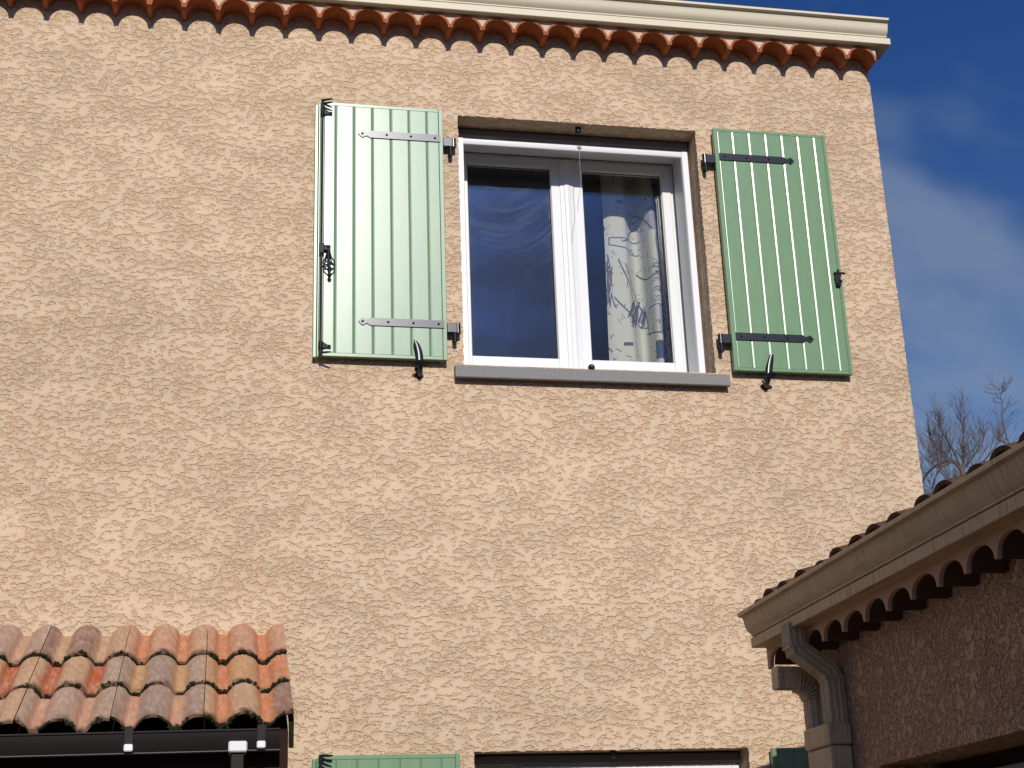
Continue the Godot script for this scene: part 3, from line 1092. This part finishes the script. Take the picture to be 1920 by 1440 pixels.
# ====================================================================== porch canopy
func tile_rise(x: float) -> float:
	# x along the eave from the joint; two rolls per tile, the second one at the right edge
	var v := absf(fposmod(x - 0.0625, 0.155) - 0.0775) / 0.0775
	return 0.042 * pow(maxf(0.0, 1.0 - pow(v / 0.77, 2.0)), 0.72)


func porch():
	var p := thing("porch_canopy", "low porch canopy of weathered red and grey roof tiles with a brown gutter", "porch", Vector3(0, 0, 0))
	var rng := RandomNumberGenerator.new()
	rng.seed = 12
	var tone := noise(61, 4, 0.6)
	var pitch := deg_to_rad(28.0)
	var down := Vector3(0, -sin(pitch), cos(pitch))
	var up := Vector3(0, cos(pitch), sin(pitch))
	# colours of rolls and troughs, per row from the wall, per column from the free end
	var tan_ := Color(0.66, 0.41, 0.235)
	var pink := Color(0.68, 0.375, 0.23)
	var orange := Color(0.72, 0.29, 0.13)
	var red := Color(0.58, 0.15, 0.06)
	var grey := Color(0.45, 0.315, 0.235)
	var mauve := Color(0.36, 0.215, 0.155)
	var buff := Color(0.66, 0.39, 0.18)
	var stone := Color(0.54, 0.37, 0.26)
	var looks := [
		[[pink, orange, pink], [pink, orange, tan_], [mauve, tan_, tan_], [stone, tan_, stone], [tan_, orange, grey], [pink, tan_, tan_]],
		[[buff, orange, orange], [grey, buff, stone], [tan_, red, stone], [buff, red, tan_], [grey, tan_, tan_], [tan_, orange, pink]],
		[[tan_, orange, mauve], [grey, pink, grey], [stone, pink, stone], [buff, tan_, tan_], [tan_, grey, orange], [stone, tan_, grey]]]
	for row in 3:
		for col in 6:
			var x0 := 0.283 - 0.31 * (col + 1)
			var skew := 1.0 + 0.07 * (0.2 - (x0 + 0.155))
			var s0 := (0.335 * row - 0.045) * skew
			var len_ := 0.405 * skew
			var look = looks[row][col]
			var st := soup()
			var nx := 40
			var ns := 14
			var lift := rng.randf_range(-0.003, 0.003)
			var grid := []
			for j in ns + 1:
				var line := []
				var t := j / float(ns)
				for i in nx + 1:
					var x := 0.3075 * i / nx
					var wob := 0.004 * tone.get_noise_2d(x0 * 9.0 + x * 30.0, row * 5.0 + 3.0) * t
					var s := s0 + (len_ + wob) * t
					var hgt := tile_rise(x) + 0.017 * t - 0.006 + lift
					line.append(Vector3(x0 + x, 2.762, 0.012) + down * s + up * hgt)
				grid.append(line)
			for j in ns:
				for i in nx:
					var q := []
					for e in [[i, j], [i + 1, j], [i + 1, j + 1], [i, j + 1]]:
						var l: int = maxi(e[0] - 1, 0)
						var r: int = mini(e[0] + 1, nx)
						var nrm: Vector3 = (grid[e[1]][r] - grid[e[1]][l]).cross(down).normalized()
						if nrm.dot(up) < 0.0:
							nrm = -nrm
						q.append([grid[e[1]][e[0]], nrm, e])
					for order in [[0, 1, 2], [0, 2, 3]]:
						# clockwise seen from above
						for m in [order[0], order[2], order[1]] if (q[order[1]][0] - q[order[0]][0]).cross(q[order[2]][0] - q[order[0]][0]).dot(up) > 0.0 else order:
							var e = q[m][2]
							var x: float = 0.3075 * e[0] / nx
							var w := tile_rise(x) / 0.042
							var roll: Color = look[0] if x < 0.2175 else look[2]
							var c := (look[1] as Color).lerp(roll, smoothstep(0.15, 0.75, w))
							var k := tone.get_noise_3d(q[m][0].x * 14.0, q[m][0].y * 14.0, q[m][0].z * 14.0 + row * 7.0)
							c = c.lerp(stone, clampf(0.14 + 0.8 * k, 0.0, 0.45))
							var speck := tone.get_noise_3d(q[m][0].x * 60.0, q[m][0].y * 60.0, q[m][0].z * 60.0)
							c = c * (1.0 + 0.40 * speck)
							c = c.lerp(Color(0.62, 0.52, 0.38), smoothstep(0.18, 0.42, speck) * 0.45)
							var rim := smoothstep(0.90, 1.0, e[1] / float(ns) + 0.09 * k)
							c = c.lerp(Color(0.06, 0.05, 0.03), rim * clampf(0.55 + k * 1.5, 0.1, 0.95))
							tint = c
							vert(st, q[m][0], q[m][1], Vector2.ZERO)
			# front edge and right edge of the tile body
			for i in nx:
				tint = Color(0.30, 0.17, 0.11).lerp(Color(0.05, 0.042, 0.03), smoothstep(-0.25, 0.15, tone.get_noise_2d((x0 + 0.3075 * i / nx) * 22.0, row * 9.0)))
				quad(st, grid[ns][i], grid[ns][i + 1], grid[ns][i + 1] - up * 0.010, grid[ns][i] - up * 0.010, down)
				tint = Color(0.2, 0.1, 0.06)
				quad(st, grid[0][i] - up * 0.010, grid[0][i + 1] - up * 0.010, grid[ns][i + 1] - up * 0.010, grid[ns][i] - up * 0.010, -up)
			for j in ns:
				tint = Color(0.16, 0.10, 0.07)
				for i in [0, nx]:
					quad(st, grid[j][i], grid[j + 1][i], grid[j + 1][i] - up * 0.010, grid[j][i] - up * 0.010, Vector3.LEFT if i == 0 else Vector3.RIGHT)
			part(p, "tile", st, M.tile)
	# moss in the laps
	var ms := soup()
	for i in 1500:
		var row := rng.randi_range(0, 2)
		var x := rng.randf_range(-1.5, 0.275)
		var u := fposmod(x - 0.283, 0.31)
		if tile_rise(u) > 0.03 and rng.randf() < 0.5:
			continue
		if tone.get_noise_2d(x * 6.0, row * 3.0) < (-0.35 if x > -0.03 else 0.0):
			continue
		var skew := 1.0 + 0.07 * (0.2 - x)
		var s := (0.335 * row + 0.36) * skew
		var at := Vector3(x, 2.762, 0.012) + down * (s + rng.randf_range(-0.004, 0.006)) + up * (tile_rise(u) + rng.randf_range(-0.004, 0.012))
		var r := rng.randf_range(0.003, 0.0095)
		dome(ms, at, r, r * 0.8, (down * 0.6 + up * rng.randf_range(0.1, 0.6) + Vector3.RIGHT * rng.randf_range(-0.5, 0.5)).normalized(), 6)
	var mo := part(p, "moss", ms, M.moss)
	mo.set_meta("kind", "stuff")
	# tile skirt hanging down at the free end
	var sk := soup()
	ext(sk, PackedVector2Array([Vector2(0.72, 2.395), Vector2(0.88, 2.315), Vector2(0.905, 2.30), Vector2(0.905, 2.22), Vector2(0.895, 2.205), Vector2(0.88, 2.205), Vector2(0.87, 2.22), Vector2(0.865, 2.29), Vector2(0.72, 2.36)]), frame(Vector3(0.283, 0, 0), Vector3.BACK, Vector3.UP), 0.016)
	part(p, "verge_tile", sk, M.moss)
	# boarding under the tiles, fascia, gutter
	var bd := soup()
	ext(bd, PackedVector2Array([Vector2(0.0, 2.735), Vector2(0.90, 2.258), Vector2(0.90, 2.10), Vector2(0.86, 2.10), Vector2(0.86, 2.22), Vector2(0.0, 2.68)]), frame(Vector3(0.264, 0, 0), Vector3.BACK, Vector3.UP), 2.1)
	part(p, "fascia", bd, M.brown_wood)
	var gt := soup()
	var tilt := Basis(Vector3.BACK, 0.012)
	ext(gt, PackedVector2Array([Vector2(0, 0), Vector2(0.085, 0), Vector2(0.088, 0.003), Vector2(0.095, 0.062), Vector2(0.101, 0.064), Vector2(0.101, 0.069), Vector2(0.092, 0.07), Vector2(0.084, 0.006), Vector2(0.003, 0.006), Vector2(0.003, 0.07), Vector2(0, 0.07)]), Transform3D(tilt * Basis(Vector3.BACK, Vector3.UP, Vector3.LEFT), Vector3(0.232, 2.190, 0.905)), 2.0)
	var lip := soup()
	ext(lip, PackedVector2Array([Vector2(0.04, -0.0035), Vector2(0.0875, -0.0035), Vector2(0.0885, -0.0004), Vector2(0.04, -0.0004)]), Transform3D(tilt * Basis(Vector3.BACK, Vector3.UP, Vector3.LEFT), Vector3(0.232, 2.190, 0.905)), 2.0)
	var g := part(p, "gutter", gt, M.brown)
	part(g, "painted_glint", lip, M.casing)  # added strip, its lighter brown paints sunlight on the gutter's bottom edge
	for x in [0.168, -0.272]:
		var y: float = 2.190 + 0.012 * (x - 0.232)
		boxed(g, "bracket", Vector3(x - 0.0145, y + 0.02, 1.004), Vector3(x + 0.0145, y + 0.082, 1.010), M.brown, 0.001)
		boxed(g, "bracket_clip", Vector3(x - 0.015, y + 0.002, 1.003), Vector3(x + 0.015, y + 0.028, 1.0125), M.lacquer, 0.004)
	# outlet box of the gutter with its pipe
	var ob := soup()
	box(ob, Vector3(0.058, 2.179, 0.90), Vector3(0.121, 2.216, 1.016), 0.005)
	part(p, "outlet_box", ob, M.white)
	boxed(p, "downpipe", Vector3(0.066, 0.0, 0.965), Vector3(0.112, 2.178, 1.0), M.brown, 0.004)
	boxed(p, "beam", Vector3(-1.75, 2.02, 0.84), Vector3(0.24, 2.12, 0.9), M.brown_wood, 0.004)
	boxed(p, "post", Vector3(0.10, 0.0, 0.78), Vector3(0.20, 2.019, 0.88), M.brown_wood, 0.006)
	boxed(p, "side_board", Vector3(0.225, 2.06, 0.02), Vector3(0.248, 2.32, 0.86), M.brown_wood, 0.003)


# ====================================================================== garage
func garage():
	var g := thing("garage", "shaded garage with a scalloped plaster eave and beige gutter, in front of the house corner", "garage", Vector3(0, 0, 0))
	var z0 := 1.05
	var z1 := 4.9
	var xw := 2.12
	# walls
	var st := soup()
	var oz0 := 1.64
	var oz1 := 4.2
	var oy := 2.037
	quad(st, Vector3(xw, 0, z0), Vector3(xw, 0, oz0), Vector3(xw, 2.62, oz0), Vector3(xw, 2.62, z0), Vector3.LEFT)
	quad(st, Vector3(xw, oy, oz0), Vector3(xw, oy, oz1), Vector3(xw, 2.62, oz1), Vector3(xw, 2.62, oz0), Vector3.LEFT)
	quad(st, Vector3(xw, 0, oz1), Vector3(xw, 0, z1), Vector3(xw, 2.62, z1), Vector3(xw, 2.62, oz1), Vector3.LEFT)
	quad(st, Vector3(xw, oy, oz0), Vector3(xw, oy, oz1), Vector3(xw + 0.25, oy, oz1), Vector3(xw + 0.25, oy, oz0), Vector3.DOWN)
	quad(st, Vector3(xw, 0, oz0), Vector3(xw, oy, oz0), Vector3(xw + 0.25, oy, oz0), Vector3(xw + 0.25, 0, oz0), Vector3.BACK)
	quad(st, Vector3(xw, 0, oz1), Vector3(xw, oy, oz1), Vector3(xw + 0.25, oy, oz1), Vector3(xw + 0.25, 0, oz1), Vector3.FORWARD)
	for z in [z0, z1]:
		var n := Vector3.FORWARD if z == z0 else Vector3.BACK
		quad(st, Vector3(xw, 0, z), Vector3(7.5, 0, z), Vector3(7.5, 2.62, z), Vector3(xw, 2.62, z), n)
		tri(st, Vector3(xw, 2.62, z), Vector3(7.5, 2.62, z), Vector3(4.8, 3.32, z), n, n, n)
	quad(st, Vector3(7.5, 0, z0), Vector3(7.5, 0, z1), Vector3(7.5, 2.62, z1), Vector3(7.5, 2.62, z0), Vector3.RIGHT)
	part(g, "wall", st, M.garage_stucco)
	# door set back in the opening
	var dr := soup()
	box(dr, Vector3(xw + 0.20, 0, oz0), Vector3(xw + 0.25, oy - 0.002, oz1), 0.0)
	var door := part(g, "door", dr, M.brown_wood)
	boxed(door, "door_rail", Vector3(xw + 0.165, 1.90, oz0 + 0.01), Vector3(xw + 0.198, 1.985, oz1 - 0.01), M.mesh, 0.004)
	# plaster eave with arches cut in its lower edge, tiles behind
	var xg := 1.998
	var foot := 2.456
	var line := PackedVector2Array([Vector2(z0, 2.53), Vector2(z0, foot - 0.012)])
	var rng := RandomNumberGenerator.new()
	rng.seed = 6
	var k := 0
	while 1.158 + 0.1695 * k < z1 - 0.05:
		var zc := 1.158 + 0.1695 * k
		var rise := 0.049 + rng.randf_range(-0.003, 0.003)
		var hw := 0.077 + rng.randf_range(-0.003, 0.003)
		line.append(Vector2(zc - hw, foot - 0.004))
		for m in range(0, 13):
			var a := PI * m / 12.0
			line.append(Vector2(zc - cos(a) * hw, foot + pow(sin(a), 0.9) * rise))
		line.append(Vector2(zc + hw, foot - 0.004))
		var ts := soup()
		# frame: x along +z, y up, so z runs towards -x
		ext(ts, arch(0.080, 0.062, 0.011), frame(Vector3(xw + 0.002, foot, zc), Vector3.BACK, Vector3.UP), 0.108)
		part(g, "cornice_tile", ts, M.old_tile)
		k += 1
	line.append(Vector2(z1, foot - 0.01))
	line.append(Vector2(z1, 2.53))
	var pl := soup()
	ext(pl, line, frame(Vector3(xg + 0.014, 0, 0), Vector3.BACK, Vector3.UP), 0.014, 30.0)
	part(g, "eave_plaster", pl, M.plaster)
	boxed(g, "eave_core", Vector3(xg + 0.02, 2.519, z0 + 0.002), Vector3(xw + 0.1, 2.62, z1), M.plaster, 0.0)
	# gutter
	var gs := soup()
	ext(gs, gutter_profile(), Transform3D(Basis(Vector3.LEFT, Vector3.UP, Vector3.BACK), Vector3(1.943, 2.523, z0)), z1 - z0, 35.0)
	var gut := part(g, "gutter", gs, M.cream_old)
	var bs := soup()
	ext(bs, band_profile(), Transform3D(Basis(Vector3.LEFT, Vector3.UP, Vector3.BACK), Vector3(1.943, 2.523, z0 - 0.004)), z1 - z0, 35.0)
	part(gut, "gutter_moulding", bs, M.cream_old)
	# roof: lowest course tile by tile, the rest as one rippled sheet
	var rise := 0.26
	var slope := Vector3(1, rise, 0).normalized()
	var rs := soup()
	ext(rs, PackedVector2Array([Vector2(1.98, 2.60), Vector2(1.98, 2.64), Vector2(4.8, 3.39), Vector2(7.6, 2.66), Vector2(7.6, 2.60)]), Transform3D(Basis(Vector3.RIGHT, Vector3.UP, Vector3.BACK), Vector3(0, 0, z0)), z1 - z0)
	var roof := part(g, "roof", rs, M.old_tile)
	var warm := [M.old_tile, M.terracotta]
	for i in 25:
		var zc := z0 + 0.075 + 0.153 * i
		var ts := soup()
		# frame: x along -z, y up the tile's back, z up the slope
		ext(ts, arch(0.076, 0.058, 0.013), Transform3D(Basis(Vector3.FORWARD, slope.cross(Vector3.FORWARD).normalized(), slope), Vector3(1.952 + rng.randf_range(-0.012, 0.012), 2.634 + rng.randf_range(-0.006, 0.006), zc)), 0.45)
		part(roof, "roof_tile", ts, M.old_tile)
	var cs := soup()
	var across := 120
	for i in across:
		for e in 8:
			var q := []
			for c in [[i, e], [i + 1, e], [i + 1, e + 1], [i, e + 1]]:
				var zz: float = z0 + (z1 - z0) * c[0] / across
				var s: float = 0.4 + 2.55 * c[1] / 8.0
				q.append(Vector3(1.952, 2.69, zz) + slope * s + Vector3.UP * 0.03 * absf(sin((zz - z0) / 0.153 * PI)))
			quad(cs, q[0], q[1], q[2], q[3], Vector3.UP)
	var rest := part(roof, "upper_tiles", cs, M.old_tile)
	rest.set_meta("kind", "stuff")
	# downpipe with two bends, fed by a second elbow through a wide collar
	var prof := PackedVector2Array()
	var hw := 0.035
	for side in 4:
		for m in 7:
			var t := -1.0 + 2.0 * m / 7.0
			var d := hw - (0.0042 if m % 2 == 1 else 0.0)
			if m == 0:
				d = hw - 0.004
				t = -0.9
			var q := Vector2(d, t * hw).rotated(PI / 2 * side)
			prof.append(q)
	var dp := soup()
	sweep(dp, prof, PackedVector3Array([Vector3(1.962, 2.54, 1.415), Vector3(1.962, 2.478, 1.415), Vector3(1.970, 2.452, 1.415), Vector3(2.068, 2.378, 1.415), Vector3(2.084, 2.348, 1.415), Vector3(2.084, 2.18, 1.415)]), Vector3.BACK)
	var pipe := part(g, "downpipe", dp, M.cream_old)
	var jt := soup()
	for y in [2.458, 2.352]:
		var x := 1.966 if y > 2.4 else 2.083
		box(jt, Vector3(x - 0.037, y - 0.004, 1.378), Vector3(x + 0.037, y + 0.004, 1.452), 0.002)
	part(pipe, "joint", jt, M.cream_old)
	var el := soup()
	var path := PackedVector3Array([Vector3(2.080, 2.16, 1.278), Vector3(2.080, 2.285, 1.278)])
	for m in 9:
		var a := PI / 2 * m / 8.0
		path.append(Vector3(2.080 - 0.075 * (1.0 - cos(a)), 2.30 + 0.075 * sin(a), 1.278 - 0.0 * a))
	path.append(Vector3(1.935, 2.377, 1.27))
	var small := PackedVector2Array()
	for q in prof:
		small.append(q * Vector2(1.15, 0.95))
	sweep(el, small, path, Vector3.BACK)
	for m in 7:
		# pressed ribs on the inner side of the bend
		var a := PI / 2 * (m + 0.5) / 7.0
		var c := Vector3(2.080 - 0.075 + 0.075 * cos(a), 2.30 + 0.075 * sin(a), 1.278)
		var inward := Vector3(cos(a), sin(a), 0)
		tube(el, PackedVector3Array([c - inward * 0.041 + Vector3(0, 0, -0.034), c - inward * 0.041 + Vector3(0, 0, 0.036), c + inward * 0.008 + Vector3(0, 0, 0.034)]), PackedFloat32Array([0.006, 0.006, 0.003]), 6)
	part(pipe, "elbow", el, M.cream_old)
	var co := soup()
	box(co, Vector3(2.034, 2.128, 1.236), Vector3(2.118, 2.200, 1.462), 0.006)
	box(co, Vector3(2.040, 0.0, 1.244), Vector3(2.117, 2.126, 1.454), 0.006)
	part(pipe, "collar", co, M.cream_old)


# ====================================================================== trees
func limb(st: SurfaceTool, pts: Array, r0: float, r1: float, at: Vector3, right: Vector3, deep: Vector3, rng: RandomNumberGenerator) -> PackedVector3Array:
	var fine := PackedVector3Array()
	var rad := PackedFloat32Array()
	var steps := (pts.size() - 1) * 4
	for i in steps + 1:
		var k := mini(i / 4, pts.size() - 2)
		var t := (i - k * 4) / 4.0
		var p: Vector3 = pts[k].cubic_interpolate(pts[k + 1], pts[maxi(k - 1, 0)], pts[mini(k + 2, pts.size() - 1)], t)
		fine.append(at + right * p.x + Vector3.UP * p.y + deep * p.z)
		rad.append(lerpf(r0, r1, i / float(steps)))
	tube(st, fine, rad, 6, false)
	return fine


func twig(st: SurfaceTool, at: Vector3, dir: Vector3, length: float, r: float, depth: int, lift: float, rng: RandomNumberGenerator):
	var pts := PackedVector3Array([at])
	var rad := PackedFloat32Array([r])
	var d := dir
	for i in 4:
		d = (d + Vector3(rng.randf_range(-0.22, 0.22), rng.randf_range(-0.1, 0.1) + lift, rng.randf_range(-0.22, 0.22))).normalized()
		pts.append(pts[i] + d * length / 4.0)
		rad.append(r * (1.0 - 0.2 * (i + 1)))
	tube(st, pts, rad, 4, false)
	if depth > 0:
		for k in rng.randi_range(2, 4):
			var i := rng.randi_range(1, 3)
			var side := (d + Vector3(rng.randf_range(-0.9, 0.9), rng.randf_range(-0.2, 0.5), rng.randf_range(-0.9, 0.9))).normalized()
			twig(st, pts[i], side, length * rng.randf_range(0.4, 0.7), r * 0.62, depth - 1, lift, rng)


func trees():
	var rng := RandomNumberGenerator.new()
	rng.seed = 33
	var right := Vector3(0.86, 0, 0.5).normalized()
	var deep := Vector3(0.5, 0, -0.86).normalized()
	var t := thing("bare_tree", "large bare winter tree with arching limbs behind the house corner", "tree", Vector3(16.5, 0, -23.7))
	var st := soup()
	tube(st, PackedVector3Array([Vector3(0.3, 0, 0), Vector3(0.2, 4, 0), Vector3(0.15, 8, 0), Vector3(0.0, 10.95, 0)]), PackedFloat32Array([0.24, 0.19, 0.13, 0.06]), 10)
	part(t, "trunk", st, M.bark)
	var cr := soup()
	var fork := Vector3(0, 10.9, 0)
	var limbs := [
		[[Vector3(0, 0, 0), Vector3(-0.16, 0.22, 0), Vector3(-0.34, 0.27, 0.1), Vector3(-0.62, 0.17, 0.1), Vector3(-0.9, -0.08, 0.2), Vector3(-1.1, -0.5, 0.2)], 0.045, 0.014, 24],
		[[Vector3(-0.2, 0.22, 0), Vector3(-0.45, 0.05, -0.2), Vector3(-0.62, -0.25, -0.3), Vector3(-0.75, -0.7, -0.3)], 0.026, 0.010, 18],
		[[Vector3(0.02, 0.0, 0), Vector3(0.10, 0.5, 0.1), Vector3(0.15, 0.95, 0.1), Vector3(0.13, 1.25, 0)], 0.032, 0.006, 30],
		[[Vector3(0.0, 0.05, 0), Vector3(-0.15, 0.5, -0.2), Vector3(-0.30, 0.85, -0.3), Vector3(-0.38, 1.05, -0.3)], 0.024, 0.006, 24],
		[[Vector3(0.03, 0.0, 0), Vector3(0.32, 0.4, 0.2), Vector3(0.52, 0.68, 0.3), Vector3(0.6, 0.85, 0.3)], 0.026, 0.006, 26],
		[[Vector3(-0.3, 0.26, 0), Vector3(-0.42, 0.5, 0.1), Vector3(-0.55, 0.75, 0.2), Vector3(-0.62, 0.92, 0.2)], 0.018, 0.005, 22],
		[[Vector3(0.04, -0.1, 0), Vector3(0.5, 0.1, -0.2), Vector3(0.8, 0.38, -0.3), Vector3(0.95, 0.5, -0.3)], 0.024, 0.006, 22],
		[[Vector3(0.0, -0.3, 0), Vector3(-0.5, -0.5, 0.4), Vector3(-0.9, -0.35, 0.7), Vector3(-1.2, -0.1, 0.8)], 0.024, 0.008, 30],
		[[Vector3(0.0, -0.4, 0), Vector3(-0.25, -0.35, -0.5), Vector3(-0.5, -0.1, -0.8), Vector3(-0.65, 0.3, -0.9)], 0.022, 0.006, 30],
		[[Vector3(0.0, -0.6, 0), Vector3(0.7, -0.6, 0.5), Vector3(1.2, -0.2, 0.8)], 0.03, 0.01, 24]]
	for l in limbs:
		var path := limb(cr, l[0], l[1], l[2], fork, right, deep, rng)
		for k in int(l[3] * 1.25):
			var i := rng.randi_range(1, path.size() - 2)
			var along := (path[i + 1] - path[i]).normalized()
			var d := (along * 0.25 + Vector3.UP * rng.randf_range(0.6, 1.2) + right * rng.randf_range(-0.6, 0.6) + deep * rng.randf_range(-0.6, 0.6)).normalized()
			twig(cr, path[i], d, rng.randf_range(0.3, 0.75), rng.randf_range(0.004, 0.0075), 2, 0.05, rng)
	part(t, "crown", cr, M.bark)
	# a slender young tree nearer the garage
	var s := thing("young_tree", "slender bare young tree rising above the garage gutter", "tree", Vector3(13.90, 0.28, -17.2))
	var ts := soup()
	tube(ts, PackedVector3Array([Vector3(0.25, -0.28, 0), Vector3(0.2, 4, 0), Vector3(0.12, 7.9, 0), Vector3(0.06, 8.9, 0)]), PackedFloat32Array([0.06, 0.05, 0.03, 0.018]), 8)
	part(s, "trunk", ts, M.bark)
	var tc := soup()
	var top := limb(tc, [Vector3(0.07, 0, 0), Vector3(0.0, 0.35, 0), Vector3(-0.03, 0.75, 0), Vector3(0.0, 1.05, 0.05), Vector3(-0.01, 1.38, 0.05)], 0.018, 0.005, Vector3(0, 8.85, 0), right, deep, rng)
	for k in 34:
		var i := rng.randi_range(1, top.size() - 2)
		var sgn := -1.0 if k % 2 else 1.0
		var d := (right * sgn * rng.randf_range(0.5, 1.0) + Vector3.UP * rng.randf_range(0.3, 0.9) + deep * rng.randf_range(-0.5, 0.5)).normalized()
		twig(tc, top[i], d, rng.randf_range(0.2, 0.5) * (1.15 - 0.6 * i / top.size()), rng.randf_range(0.004, 0.006), 2, 0.06, rng)
	part(s, "crown", tc, M.bark)
